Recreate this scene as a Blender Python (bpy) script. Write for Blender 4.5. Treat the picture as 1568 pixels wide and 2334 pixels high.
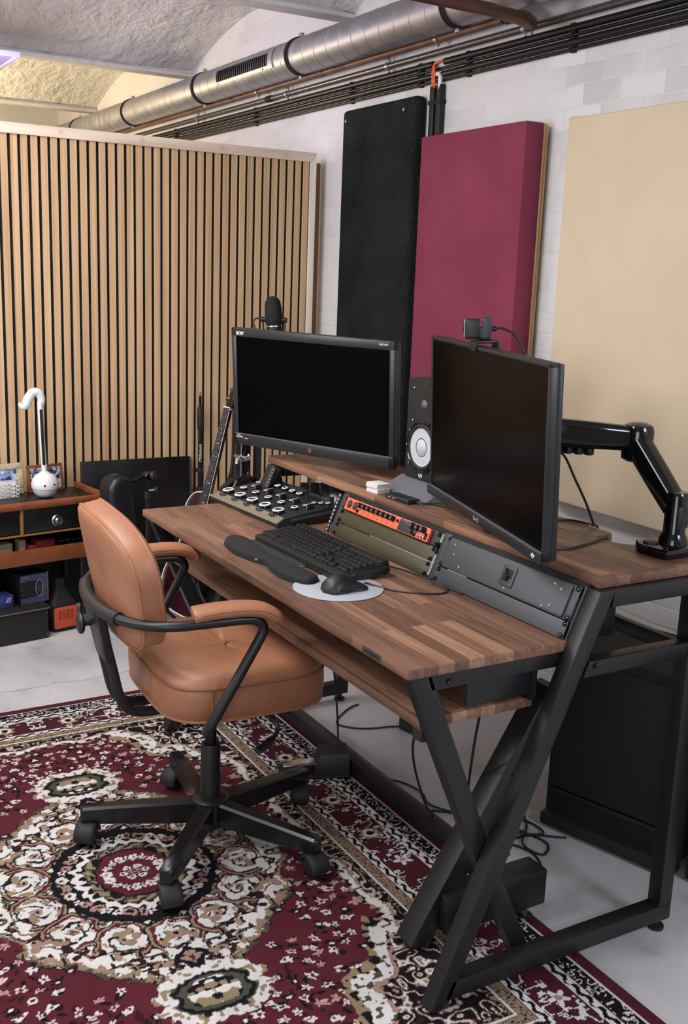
import bpy, bmesh, math, random
import numpy as np
from mathutils import Vector, Matrix, noise
random.seed(7)
for o in list(bpy.data.objects): bpy.data.objects.remove(o)
S = bpy.context.scene
COL = S.collection
R = math.radians
PI = math.pi

# ---------------------------------------------------------------- camera
def camera():
    f, yw, pt, rl = 2410.0, 0.5308, 0.2206, 0.0376
    loc = Vector((-1.0929, -1.5946, 1.5203))
    fw = Vector((math.sin(yw)*math.cos(pt), math.cos(yw)*math.cos(pt), -math.sin(pt)))
    r = Vector((math.cos(yw), -math.sin(yw), 0)); u = r.cross(fw)
    r2 = r*math.cos(rl)+u*math.sin(rl); u2 = -r*math.sin(rl)+u*math.cos(rl)
    M = Matrix((r2, u2, -fw)).transposed().to_4x4(); M.translation = loc
    c = bpy.data.cameras.new('camera'); o = bpy.data.objects.new('camera', c); COL.objects.link(o)
    c.sensor_fit = 'VERTICAL'; c.sensor_height = 36.0; c.lens = 36.0*f/2334.0
    c.clip_start = 0.05; c.clip_end = 60
    o.matrix_world = M; S.camera = o
camera()

# ---------------------------------------------------------------- world, lamps, exposure
S.view_settings.view_transform = 'Standard'; S.view_settings.look = 'None'
S.view_settings.gamma = 1.0; S.view_settings.use_curve_mapping = False
S.view_settings.exposure = 0.17
w = bpy.data.worlds.new('world'); S.world = w; w.use_nodes = True
w.node_tree.nodes['Background'].inputs[0].default_value = (0.55, 0.6, 0.75, 1)
w.node_tree.nodes['Background'].inputs[1].default_value = 0.02
def area(name, loc, target, sx, sy, power, col):
    l = bpy.data.lights.new(name, 'AREA'); l.shape = 'RECTANGLE'; l.size = sx; l.size_y = sy
    l.energy = power; l.color = col
    o = bpy.data.objects.new(name, l); COL.objects.link(o); o.location = loc
    d = Vector(target)-Vector(loc)
    o.rotation_euler = d.to_track_quat('-Z', 'Y').to_euler()
    return o
area('ceiling_panel_light', (-0.75, 0.75, 2.55), (-0.75, 0.75, 0), 0.6, 1.2, 27, (0.98, 0.985, 1.0))
area('ceiling_panel_light', (-2.1, 0.3, 2.55), (-1.6, 0.3, 0), 0.6, 1.2, 33, (0.98, 0.985, 1.0))
area('ceiling_panel_light', (-0.7, 2.05, 2.55), (-0.6, 2.3, 0), 0.5, 1.0, 22, (1.0, 0.975, 0.95))
area('rear_fill_light', (-2.6, -2.6, 1.6), (0.1, 0.8, 0.4), 1.6, 1.4, 36, (0.97, 0.98, 1.0))  # added fill from behind the camera to lighten the near side of the chair
area('rear_fill_light', (1.0, -2.4, 2.2), (1.0, -0.2, 0.0), 0.7, 0.7, 34, (0.82, 0.88, 1.0))  # cool daylight from the right rear onto the floor
area('ceiling_fill_light', (-2.2, 1.4, 1.7), (-0.6, 2.2, 2.9), 0.9, 0.9, 47, (0.95, 0.95, 1.0))  # added unseen fill aimed upward to brighten the ceiling
area('ceiling_fill_light', (-0.9, 3.55, 1.75), (0.7, 3.9, 2.8), 0.7, 0.5, 14, (0.93, 0.9, 1.0))  # second added fill, brightens the ceiling beyond the partition
area('warm_back_light', (-0.6, 6.0, 1.9), (0.9, 5.9, 2.7), 0.4, 0.6, 52, (1.0, 0.78, 0.45))
area('violet_strip_light', (0.0, 3.5, 2.3), (0.5, 3.6, 2.8), 0.7, 0.4, 4, (0.62, 0.5, 1.0))

# ---------------------------------------------------------------- materials
def lin(c):
    if isinstance(c, str):
        c = [int(c[i:i+2], 16)/255 for i in (0, 2, 4)]
        c = [x/12.92 if x <= .04045 else ((x+.055)/1.055)**2.4 for x in c]
    return (c[0], c[1], c[2], 1)
class NT:
    def __init__(s, name):
        s.m = bpy.data.materials.new(name); s.m.use_nodes = True
        s.t = s.m.node_tree; s.b = s.t.nodes['Principled BSDF']
    def n(s, typ, **kw):
        x = s.t.nodes.new(typ)
        for k, v in kw.items():
            if k.startswith('i_'):
                key = k[2:]; key = int(key) if key.isdigit() else key.replace('_', ' ')
                s.set(x.inputs[key], v)
            else: setattr(x, k, v)
        return x
    def set(s, sock, v):
        if hasattr(v, 'is_output') or isinstance(v, bpy.types.NodeSocket): s.t.links.new(v, sock)
        else: sock.default_value = v
    def coord(s, scale=(1, 1, 1), rot=(0, 0, 0), kind='Object'):
        c = s.n('ShaderNodeTexCoord'); mp = s.n('ShaderNodeMapping')
        s.t.links.new(c.outputs[kind], mp.inputs[0]); mp.inputs['Scale'].default_value = scale; mp.inputs['Rotation'].default_value = rot
        return mp.outputs[0]
    def noise(s, vec, scale, detail=4, rough=.5, dist=0.):
        x = s.n('ShaderNodeTexNoise'); s.t.links.new(vec, x.inputs['Vector'])
        x.inputs['Scale'].default_value = scale; x.inputs['Detail'].default_value = detail
        x.inputs['Roughness'].default_value = rough; x.inputs['Distortion'].default_value = dist
        return x.outputs[0]
    def ramp(s, fac, stops, interp='LINEAR'):
        x = s.n('ShaderNodeValToRGB'); s.t.links.new(fac, x.inputs[0]); cr = x.color_ramp; cr.interpolation = interp
        while len(cr.elements) < len(stops): cr.elements.new(.5)
        for e, (p, c) in zip(cr.elements, stops): e.position = p; e.color = lin(c)
        return x.outputs[0]
    def mix(s, fac, a, b, mode='MIX'):
        x = s.n('ShaderNodeMix', data_type='RGBA', blend_type=mode)
        s.set(x.inputs[0], fac); s.set(x.inputs[6], a if not isinstance(a, (str, tuple, list)) else lin(a)); s.set(x.inputs[7], b if not isinstance(b, (str, tuple, list)) else lin(b))
        return x.outputs[2]
    def math(s, op, a, b=0., c=None):
        x = s.n('ShaderNodeMath', operation=op); s.set(x.inputs[0], a); s.set(x.inputs[1], b)
        if c is not None: s.set(x.inputs[2], c)
        return x.outputs[0]
    def bump(s, h, strength=.3, dist=.01):
        x = s.n('ShaderNodeBump'); s.t.links.new(h, x.inputs['Height']); x.inputs['Strength'].default_value = strength; x.inputs['Distance'].default_value = dist
        s.t.links.new(x.outputs[0], s.b.inputs['Normal'])
    def fin(s, col=None, rough=.5, metal=0., **kw):
        if col is not None: s.set(s.b.inputs['Base Color'], lin(col) if isinstance(col, (str, tuple, list)) else col)
        s.set(s.b.inputs['Roughness'], rough); s.set(s.b.inputs['Metallic'], metal)
        for k, v in kw.items(): s.set(s.b.inputs[k.replace('_', ' ')], v)
        return s.m
def plain(name, col, rough=.5, metal=0., var=.12, scale=60, bump=0.0, **kw):
    t = NT(name); v = t.coord(); nz = t.noise(v, scale, 3)
    c = lin(col); d = [x*(1-var) for x in c[:3]]; e = [min(1, x*(1+var)) for x in c[:3]]
    cc = t.ramp(nz, [(.3, d), (.7, e)])
    if bump: t.bump(nz, bump, .002)
    return t.fin(cc, rough, metal, **kw)
MAT = {}
def M_(k, *a, **kw): MAT[k] = plain(k, *a, **kw); return MAT[k]
M_('black_plastic', '17181a', .45); M_('black_matte', '070708', .8); M_('black_gloss', '08080a', .12)
M_('black_steel', '131417', .4, var=.2, scale=150, bump=.08); M_('grey_steel', '3c3e42', .45, .3, var=.15, scale=300, bump=.1)
M_('olive_panel', '474332', .42, .35, var=.14, scale=400, bump=.1); M_('grey_panel', '3f4145', .5, .3, var=.14, scale=350, bump=.1)
M_('chrome', 'd8d8dc', .18, 1.0, var=.03); M_('steel', '9a9aa0', .3, 1.0, var=.1); M_('brass', 'b09a5a', .3, 1.0)
M_('screen', '010102', .2, var=.0, Specular_IOR_Level=.08); M_('bezel', '1c1d20', .4); M_('bezel_grey', '5a5c60', .35)
M_('white_print', 'dcdce0', .5); M_('grey_print', '8a8a8e', .5); M_('red_print', '8c3438', .5)
M_('orange_metal', 'e4694f', .4, .1, var=.05); M_('orange_plate', 'bf4a2a', .55, var=.08)
M_('white_plastic', 'd4d4d6', .35, var=.03); M_('knob_ring', 'cfd2d8', .4, var=.03); M_('dark_grey', '2a2c30', .5)
M_('dome_mesh', '55575c', .4, .7, var=.5, scale=900, bump=.5); M_('white_cone', 'b2b4bc', .4, var=.02); M_('rubber', '111113', .65); M_('red_rubber', 'c63a34', .5)
M_('mouse_pad', '9a9da3', .8, var=.05, scale=300); M_('cloth_black', '0e0e10', .85, var=.25, scale=500, bump=.2)
M_('foam_grey', '5e6064', .9, var=.25, scale=350, bump=.4); M_('paper', 'cccac5', .8, var=.05); M_('cream_paper', 'd8c79a', .8)
M_('grille_mesh', '8e9096', .35, .9, var=.5, scale=900, bump=.5)
M_('vinyl_black', '15171d', .38, var=.3, scale=30, bump=.15); M_('dark_wine', '2a0a12', .15, var=.3, scale=20)
M_('white_binding', 'd8d6cc', .4); M_('orange_cable', 'e06a34', .5); M_('white_cable', 'd8d4d0', .5)
M_('brown_trim', '7c4426', .35, var=.2, scale=25); M_('tan_trim', '8a6034', .5, var=.15); M_('black_lacquer', '0d0c0c', .35, var=.3, scale=40)
M_('blue_card', '2b3570', .5); M_('red_card', '7c1c28', .5); M_('navy_card', '39425c', .5, var=.35, scale=40); M_('cream_card', 'a89c80', .7)
M_('dark_lens', '1a1b20', .3); M_('copper', '7e6258', .45, .55, var=.25, scale=12); M_('conduit_steel', '6e6a6e', .32, .8, var=.15)
M_('conduit_black', '0e0e12', .36, var=.1, Specular_IOR_Level=.4); M_('clip_steel', 'b4b4ba', .3, .9)
M_('strip_metal', '7d7562', .4, .3); M_('black_satin', '101114', .26); M_('copper_dark', '553a2e', .45, .5, var=.2, scale=12); M_('key_plastic', '1b1c1f', .36); M_('green_plate', '3a3a22', .5); M_('patina', 'a89c7c', .7, var=.3, scale=30); M_('chest_black', '1b1815', .55, var=.2, scale=30)

def wood(name, cols, axis, grain=26, rough=.45, along=1.2, bump=.08, spec=.4):
    t = NT(name); sc = [grain]*3; sc[axis] = along
    v = t.coord(tuple(sc)); n1 = t.noise(v, 1.0, 6, .62, .6)
    c = t.ramp(n1, [(.25, cols[0]), (.5, cols[1]), (.78, cols[2])])
    t.bump(n1, bump, .002); t.fin(c, rough); t.b.inputs['Specular IOR Level'].default_value = spec
    return t.m
MAT['pine'] = wood('pine', ['c2a890', 'd8c4b0', 'e4d4c4'], 0, 16, .6)
def knots(m):
    t = NT.__new__(NT); t.m = m; t.t = m.node_tree; t.b = t.t.nodes['Principled BSDF']
    src = t.b.inputs['Base Color'].links[0].from_socket; co = t.coord(); nz = t.n('ShaderNodeTexNoise'); nz.inputs['Scale'].default_value = 30
    t.t.links.new(co, nz.inputs['Vector'])
    for x, z in ((.165, 2.048), (.515, 2.046), (.885, 2.05), (-.42, 2.05), (1.2, 2.044)):
        mp = t.n('ShaderNodeMapping'); t.t.links.new(co, mp.inputs[0]); mp.inputs['Location'].default_value = (-x, -2.95, -z)
        ln = t.n('ShaderNodeVectorMath', operation='LENGTH'); t.t.links.new(mp.outputs[0], ln.inputs[0])
        d = t.math('ADD', ln.outputs['Value'], t.math('MULTIPLY', nz.outputs[0], .004))
        src = t.mix(t.ramp(t.math('MULTIPLY', d, 20.), [(.20, (.8,)*3), (.27, (.15,)*3), (.5, (.0,)*3)]), src, '7a5a44')
    t.t.links.new(src, t.b.inputs['Base Color'])
knots(MAT['pine'])
MAT['pine_upright'] = wood('pine_upright', ['c2b0a0', 'd8ccc0', 'e2dad2'], 2, 16, .6)
MAT['brown_stud'] = wood('brown_stud', ['5e4024', '7a5632', '8a6640'], 2, 18, .7)
MAT['panel_frame_wood'] = wood('panel_frame_wood', ['7a5c3c', 'b08c62', 'c8aa82'], 2, 60, .6)
def slat_wood():
    t = NT('slat_wood'); v = t.coord((70, 70, .9)); n1 = t.noise(v, 1.0, 5, .6)
    v2 = t.coord((24.4, 1, .25)); n2 = t.noise(v2, 1.0, 1)
    c = t.ramp(n1, [(.28, 'ac8c68'), (.5, 'c6a682'), (.75, 'd8bc98')])
    c = t.mix(t.math('MULTIPLY', n2, .55), c, t.mix(1.0, c, 'c8a88c', 'MULTIPLY'))
    t.bump(n1, .1, .002); return t.fin(c, .62)
MAT['slat_wood'] = slat_wood()
def butcher():
    t = NT('butcher_block')
    co = t.n('ShaderNodeTexCoord'); sp = t.n('ShaderNodeSeparateXYZ'); t.t.links.new(co.outputs['Object'], sp.inputs[0])
    cb = t.n('ShaderNodeCombineXYZ'); t.t.links.new(sp.outputs[1], cb.inputs[0]); t.t.links.new(sp.outputs[0], cb.inputs[1])
    br = t.n('ShaderNodeTexBrick'); t.t.links.new(cb.outputs[0], br.inputs[0])
    br.offset = .37; br.offset_frequency = 2; br.squash = 1.0
    for k, v in dict(Scale=1.0, Mortar_Size=.0, Bias=0.0, Brick_Width=.34, Row_Height=.037).items(): br.inputs[k.replace('_', ' ')].default_value = v
    br.inputs['Color1'].default_value = (0, 0, 0, 1); br.inputs['Color2'].default_value = (1, 1, 1, 1); br.inputs['Mortar'].default_value = (.5, .5, .5, 1)
    sh = t.n('ShaderNodeVectorMath', operation='ADD'); t.t.links.new(co.outputs['Object'], sh.inputs[0])
    ofs = t.n('ShaderNodeVectorMath', operation='SCALE'); t.t.links.new(br.outputs[0], ofs.inputs[0]); ofs.inputs[3].default_value = 3.7
    t.t.links.new(ofs.outputs[0], sh.inputs[1])
    mp = t.n('ShaderNodeMapping'); t.t.links.new(sh.outputs[0], mp.inputs[0]); mp.inputs['Scale'].default_value = (70, 3.5, 70)
    gr = t.noise(mp.outputs[0], 1.0, 7, .62, .5)
    a = t.ramp(br.outputs[0], [(.0, '6d4e3f'), (.35, '86624f'), (.65, '956f58'), (1.0, 'b1886d')])
    g = t.ramp(gr, [(.28, '7a6a60'), (.55, 'd8d4d0'), (.8, 'ffffff')])
    c = t.mix(.8, a, g, 'MULTIPLY')
    t.bump(gr, .06, .002); return t.fin(c, t.ramp(gr, [(.3, (.5,)*3), (.7, (.34,)*3)]))
MAT['butcher'] = butcher()
def leather():
    t = NT('tan_leather'); v = t.coord(); n1 = t.noise(v, 7, 3); vo = t.n('ShaderNodeTexVoronoi'); t.t.links.new(v, vo.inputs['Vector']); vo.inputs['Scale'].default_value = 420
    c = t.ramp(n1, [(.3, '8d5b41'), (.7, '9f6c4f')])
    t.bump(vo.outputs[0], .12, .0015); return t.fin(c, .42)
MAT['leather'] = leather()
MAT['leather_dark'] = plain('leather_piping', '7c4f3a', .5)
def fabric(name, c1, c2, sc=300, rough=.95, bump=.35):
    t = NT(name); v = t.coord(); n1 = t.noise(v, sc, 2, .7); n2 = t.noise(v, 4, 3)
    f = t.math('ADD', t.math('MULTIPLY', n1, .7), t.math('MULTIPLY', n2, .3))
    c = t.ramp(f, [(.35, c1), (.65, c2)]); t.bump(n1, bump, .002); m = t.fin(c, rough)
    t.b.inputs['Specular IOR Level'].default_value = .15; return m
MAT['maroon_fabric'] = fabric('maroon_fabric', '6d2b3e', '883f53')
MAT['beige_fabric'] = fabric('beige_fabric', 'c4b196', 'd3c2a9', 260)
MAT['black_felt'] = fabric('black_felt', '050606', '2c2e30', 160, .95, .5)
def brick_paint():
    t = NT('painted_brick')
    co = t.n('ShaderNodeTexCoord'); sp = t.n('ShaderNodeSeparateXYZ'); t.t.links.new(co.outputs['Object'], sp.inputs[0])
    cb = t.n('ShaderNodeCombineXYZ'); t.t.links.new(sp.outputs[1], cb.inputs[0]); t.t.links.new(sp.outputs[2], cb.inputs[1])
    wv = t.noise(co.outputs['Object'], 3.0, 3)
    ad = t.n('ShaderNodeVectorMath', operation='ADD'); t.t.links.new(cb.outputs[0], ad.inputs[0])
    s2 = t.n('ShaderNodeVectorMath', operation='SCALE'); s2.inputs[3].default_value = .03
    nc = t.n('ShaderNodeTexNoise'); nc.inputs['Scale'].default_value = 5; t.t.links.new(co.outputs['Object'], nc.inputs['Vector'])
    t.t.links.new(nc.outputs[1], s2.inputs[0]); t.t.links.new(s2.outputs[0], ad.inputs[1])
    def brick(c1, c2, mo, ms, sm):
        b = t.n('ShaderNodeTexBrick'); t.t.links.new(ad.outputs[0], b.inputs[0])
        for k, v in (('Scale', 1.0), ('Mortar Size', ms), ('Mortar Smooth', sm), ('Brick Width', .18), ('Row Height', .068)): b.inputs[k].default_value = v
        b.inputs['Color1'].default_value = lin(c1); b.inputs['Color2'].default_value = lin(c2); b.inputs['Mortar'].default_value = lin(mo); return b.outputs[0]
    col = brick('b0acac', 'd8d5d6', 'c8c5c6', .004, 1.0)
    hgt = brick((.9,)*3, (1,)*3, (.55,)*3, .008, 1.0)
    n1 = t.noise(co.outputs['Object'], 2.2, 5, .6)
    c = t.mix(t.ramp(n1, [(.34, (.3,)*3), (.56, (.95,)*3)]), col, 'd0cecf')
    n2 = t.noise(co.outputs['Object'], 60, 4); h = t.math('ADD', hgt, t.math('MULTIPLY', n2, .5)); h = t.math('ADD', h, t.math('MULTIPLY', wv, 1.2))
    t.bump(h, .3, .012); return t.fin(c, .75)
MAT['brick'] = brick_paint()
def plaster():
    t = NT('rough_plaster'); v = t.coord((1, .6, 1)); n1 = t.noise(v, 11, 7, .6, .12); n2 = t.noise(v, 1.5, 3)
    c = t.ramp(n2, [(.3, 'c4c0bc'), (.7, 'dedad6')]); t.bump(n1, .75, .06); return t.fin(c, .85)
MAT['plaster'] = plaster()
MAT['beam_paint'] = plain('beam_paint', 'd8d6d2', .7, var=.08, scale=20, bump=.3)
MAT['wall_paint'] = plain('wall_paint', 'c4c2be', .8, var=.06, scale=4)
def concrete():
    t = NT('concrete_floor'); v = t.coord(); n1 = t.noise(v, 1.8, 5, .6); n2 = t.noise(v, 160, 2); n3 = t.noise(v, 7, 5, .6)
    c = t.ramp(n1, [(.3, '9a999d'), (.55, 'b6b4b6'), (.8, 'c8c5c4')])
    c = t.mix(t.ramp(n2, [(.24, (.4,)*3), (.36, (0,)*3)]), c, '707076')
    c = t.mix(t.ramp(n3, [(.3, (.45,)*3), (.45, (0,)*3)]), c, '807e80')
    sp = t.n('ShaderNodeSeparateXYZ'); t.t.links.new(v, sp.inputs[0]); nw = t.noise(v, 5, 5)
    d = t.math('ABSOLUTE', t.math('SUBTRACT', t.math('ADD', sp.outputs[1], t.math('MULTIPLY', nw, .12)), 2.17))
    c = t.mix(t.math('MULTIPLY', t.math('LESS_THAN', d, .0022), .75), c, '4c4a48')
    t.bump(n3, .12, .006); return t.fin(c, .5)
MAT['concrete'] = concrete()
def galv():
    t = NT('galvanised_steel'); v = t.coord(); n1 = t.noise(v, 14, 3); c = t.ramp(n1, [(.3, 'a4a4ac'), (.7, 'b2b2ba')])
    return t.fin(c, t.ramp(n1, [(.3, (.44,)*3), (.7, (.5,)*3)]), .94)
MAT['galv'] = galv()
def rug_mat():
    t = NT('rug_pile'); a = t.n('ShaderNodeAttribute', attribute_name='Col'); v = t.coord(); n1 = t.noise(v, 260, 3, .7)
    c = t.mix(.35, a.outputs[0], t.ramp(n1, [(.3, (.55,)*3), (.7, (1, 1, 1))]), 'MULTIPLY'); t.bump(n1, .5, .003); m = t.fin(c, .95)
    t.b.inputs['Specular IOR Level'].default_value = .1; return m
MAT['rug'] = rug_mat()
def pattern_mat():
    t = NT('ring_pattern'); v = t.coord((1, 1, 1)); vo = t.n('ShaderNodeTexVoronoi'); t.t.links.new(v, vo.inputs['Vector']); vo.inputs['Scale'].default_value = 62; vo.inputs['Randomness'].default_value = .0
    c = t.ramp(vo.outputs[0], [(0, 'b8a850'), (.16, 'e6e4e0'), (.3, '5c6068'), (.42, 'e6e4e0'), (.62, '7a7c80')], 'CONSTANT'); return t.fin(c, .6)
MAT['ring_pattern'] = pattern_mat()
def photo_mat(name, stops, sc):
    t = NT(name); v = t.coord(); n1 = t.noise(v, sc, 5, .65, 1.0); return t.fin(t.ramp(n1, stops, 'LINEAR'), .3)
MAT['photo_grey'] = photo_mat('photo_grey', [(.38, '14161c'), (.46, '5a5e6a'), (.55, 'c8ccd8'), (.62, '888c98')], 45)
MAT['photo_blue'] = photo_mat('photo_blue', [(.35, '141c34'), (.45, '3a4c80'), (.55, '9aa8c8'), (.65, 'c8c8cc')], 25)

# ---------------------------------------------------------------- geometry builder
class B:
    def __init__(s): s.bm = bmesh.new()
    def _x(s, verts, M):
        if M is not None: bmesh.ops.transform(s.bm, matrix=M, verts=verts)
    def box(s, a, b, bev=0., seg=2, M=None):
        a = Vector(a); b = Vector(b); c = (a+b)/2; d = Vector([abs(x) for x in (b-a)])
        r = bmesh.ops.create_cube(s.bm, size=1.0); vs = r['verts']
        for v in vs: v.co = Vector((v.co.x*d.x, v.co.y*d.y, v.co.z*d.z))+c
        if bev > 0:
            es = list({e for v in vs for e in v.link_edges})
            g = bmesh.ops.bevel(s.bm, geom=es, offset=min(bev, min(d)*.49), segments=seg, profile=.5, affect='EDGES'); vs = list({v for f in g['faces'] for v in f.verts} | {v for v in vs if v.is_valid})
        s._x(vs, M); return s
    def prism(s, pts, h, M=None, bev=0.):
        # polygon in local xy, extruded along z from 0 to h
        n = len(pts); lo = [s.bm.verts.new((p[0], p[1], 0)) for p in pts]; hi = [s.bm.verts.new((p[0], p[1], h)) for p in pts]
        fs = [s.bm.faces.new(lo[::-1]), s.bm.faces.new(hi)]
        for i in range(n): fs.append(s.bm.faces.new((lo[i], lo[(i+1) % n], hi[(i+1) % n], hi[i])))
        vs = lo+hi
        bmesh.ops.recalc_face_normals(s.bm, faces=fs)
        if bev > 0:
            es = list({e for f in fs[:2] for e in f.edges})
            g = bmesh.ops.bevel(s.bm, geom=es, offset=bev, segments=2, profile=.5, affect='EDGES'); vs = list({v for f in g['faces'] for v in f.verts} | {v for v in vs if v.is_valid})
        s._x(vs, M); return s
    def ringloft(s, rings, cap=True, closed=False):
        vs = [[s.bm.verts.new(p) for p in r] for r in rings]; n = len(vs[0])
        m = len(vs)
        for i in range(m if closed else m-1):
            a, b = vs[i], vs[(i+1) % m]
            for j in range(n):
                try: s.bm.faces.new((a[j], a[(j+1) % n], b[(j+1) % n], b[j]))
                except ValueError: pass
        if cap and not closed:
            s.bm.faces.new(vs[0][::-1]); s.bm.faces.new(vs[-1])
        return [v for r in vs for v in r]
    def lathe(s, prof, o=(0, 0, 0), ax=(0, 0, 1), n=32, sx=1., sy=1., cap=True):
        ax = Vector(ax).normalized(); q = Vector((0, 0, 1)).rotation_difference(ax); o = Vector(o)
        rings = [[o+q@Vector((max(r, 1e-4)*sx*math.cos(2*PI*k/n), max(r, 1e-4)*sy*math.sin(2*PI*k/n), h)) for k in range(n)] for r, h in prof]
        s.ringloft(rings, cap); return s
    def cyl(s, p0, p1, r0, r1=None, n=24, bev=0.):
        p0 = Vector(p0); p1 = Vector(p1); L = (p1-p0).length; r1 = r0 if r1 is None else r1
        if bev: pr = [(r0-bev, 0), (r0, bev), (r1, L-bev), (r1-bev, L)]
        else: pr = [(r0, 0), (r1, L)]
        return s.lathe(pr, p0, p1-p0, n)
    def sphere(s, c, r, sc=(1, 1, 1), u=24, v=14, M=None):
        g = bmesh.ops.create_uvsphere(s.bm, u_segments=u, v_segments=v, radius=r)
        for q in g['verts']: q.co = Vector((q.co.x*sc[0], q.co.y*sc[1], q.co.z*sc[2]))+Vector(c)
        s._x(g['verts'], M); return s
    def tube(s, pts, r, n=12, closed=False, sub=6, r2=None, up=None, ends=None):
        P = [Vector(p) for p in pts]
        if sub > 1: P = catmull(P, sub, closed)
        m = len(P); tans = []
        for i in range(m):
            a = P[(i-1) % m] if closed or i > 0 else P[i]; b = P[(i+1) % m] if closed or i < m-1 else P[i]
            tans.append((b-a).normalized())
        ref = Vector(up) if up else (Vector((0, 0, 1)) if abs(tans[0].z) < .9 else Vector((1, 0, 0)))
        rings = []; nn = None
        for i in range(m):
            t = tans[i]
            if up: nn = (ref-t*ref.dot(t)).normalized()
            else: nn = ((ref if nn is None else nn)-t*((ref if nn is None else nn).dot(t))).normalized()
            bb = t.cross(nn); k = 1.
            if ends: k = ends(i/(m-1))
            rings.append([P[i]+(nn*(r2 if r2 else r)*math.cos(2*PI*j/n)+bb*r*math.sin(2*PI*j/n))*k for j in range(n)])
        s.ringloft(rings, not closed, closed); return s
    def build(s, name, mat, parent=None, M=None, angle=35, recalc=True):
        if M is not None: bmesh.ops.transform(s.bm, matrix=M, verts=s.bm.verts)
        if recalc: bmesh.ops.recalc_face_normals(s.bm, faces=s.bm.faces)
        me = bpy.data.meshes.new(name); s.bm.to_mesh(me); s.bm.free()
        me.polygons.foreach_set('use_smooth', [True]*len(me.polygons)); me.set_sharp_from_angle(angle=R(angle))
        return link(name, me, mat, parent)
def link(name, me, mat, parent):
    o = bpy.data.objects.new(name, me); COL.objects.link(o)
    me.materials.clear(); me.materials.append(MAT[mat] if isinstance(mat, str) else mat)
    if parent is not None: par(o, parent)
    return o
def world_of(o):
    return Matrix.LocRotScale(o.location, o.rotation_euler, o.scale) if o.type == 'EMPTY' else Matrix.Identity(4)
def par(o, parent):
    o.parent = parent; o.matrix_parent_inverse = world_of(parent).inverted()
def catmull(P, sub, closed=False):
    out = []; m = len(P)
    for i in range(m if closed else m-1):
        p0 = P[(i-1) % m] if closed or i > 0 else P[0]*2-P[1]; p1 = P[i]; p2 = P[(i+1) % m]
        p3 = P[(i+2) % m] if closed or i < m-2 else P[-1]*2-P[-2]
        for k in range(sub):
            t = k/sub; out.append(.5*((2*p1)+(p2-p0)*t+(2*p0-5*p1+4*p2-p3)*t*t+(3*p1-p0-3*p2+p3)*t**3))
    if not closed: out.append(P[-1])
    return out
def tag(o, label, cat, group=None):
    o['label'] = label; o['category'] = cat
    if group: o['group'] = group
    return o
def thing(name, label, cat, loc=(0, 0, 0), rz=0., group=None):
    o = bpy.data.objects.new(name, None); COL.objects.link(o); o.location = loc; o.rotation_euler = (0, 0, rz); o.empty_display_size = .05
    return tag(o, label, cat, group)
def struct(o): o['kind'] = 'structure'; return o
def frame(o, x, y, z):
    M = Matrix((Vector(x), Vector(y), Vector(z))).transposed().to_4x4(); M.translation = Vector(o); return M
def copyobj(o, parent, M=None):
    c = o.copy(); COL.objects.link(c); c.parent = parent
    return c
def text(s, name, size, M, mat, parent, depth=.0004, spacing=1., shear=0.):
    cu = bpy.data.curves.new(name, 'FONT'); cu.body = s; cu.size = size; cu.extrude = depth; cu.align_x = 'CENTER'; cu.align_y = 'CENTER'; cu.space_character = spacing; cu.shear = shear
    t = bpy.data.objects.new('t', cu); COL.objects.link(t)
    me = bpy.data.meshes.new_from_object(t.evaluated_get(bpy.context.evaluated_depsgraph_get())); bpy.data.objects.remove(t)
    me.transform(M); me.name = name
    return link(name, me, mat, parent)
def supere(a, b, n, k=48, off=0.):
    out = []
    for i in range(k):
        t = 2*PI*i/k+off; c, s_ = math.cos(t), math.sin(t)
        out.append((a*math.copysign(abs(c)**(2/n), c), b*math.copysign(abs(s_)**(2/n), s_)))
    return out
def rrect(w, h, r, k=5):
    out = []
    for cx, cy, a0 in ((w/2-r, h/2-r, 0), (-w/2+r, h/2-r, 90), (-w/2+r, -h/2+r, 180), (w/2-r, -h/2+r, 270)):
        for i in range(k+1):
            a = R(a0+90*i/k); out.append((cx+r*math.cos(a), cy+r*math.sin(a)))
    return out
XZ = lambda y: Matrix(((1, 0, 0, 0), (0, 0, -1, y), (0, 1, 0, 0), (0, 0, 0, 1)))   # local xy -> world xz, extrudes toward -y

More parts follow.
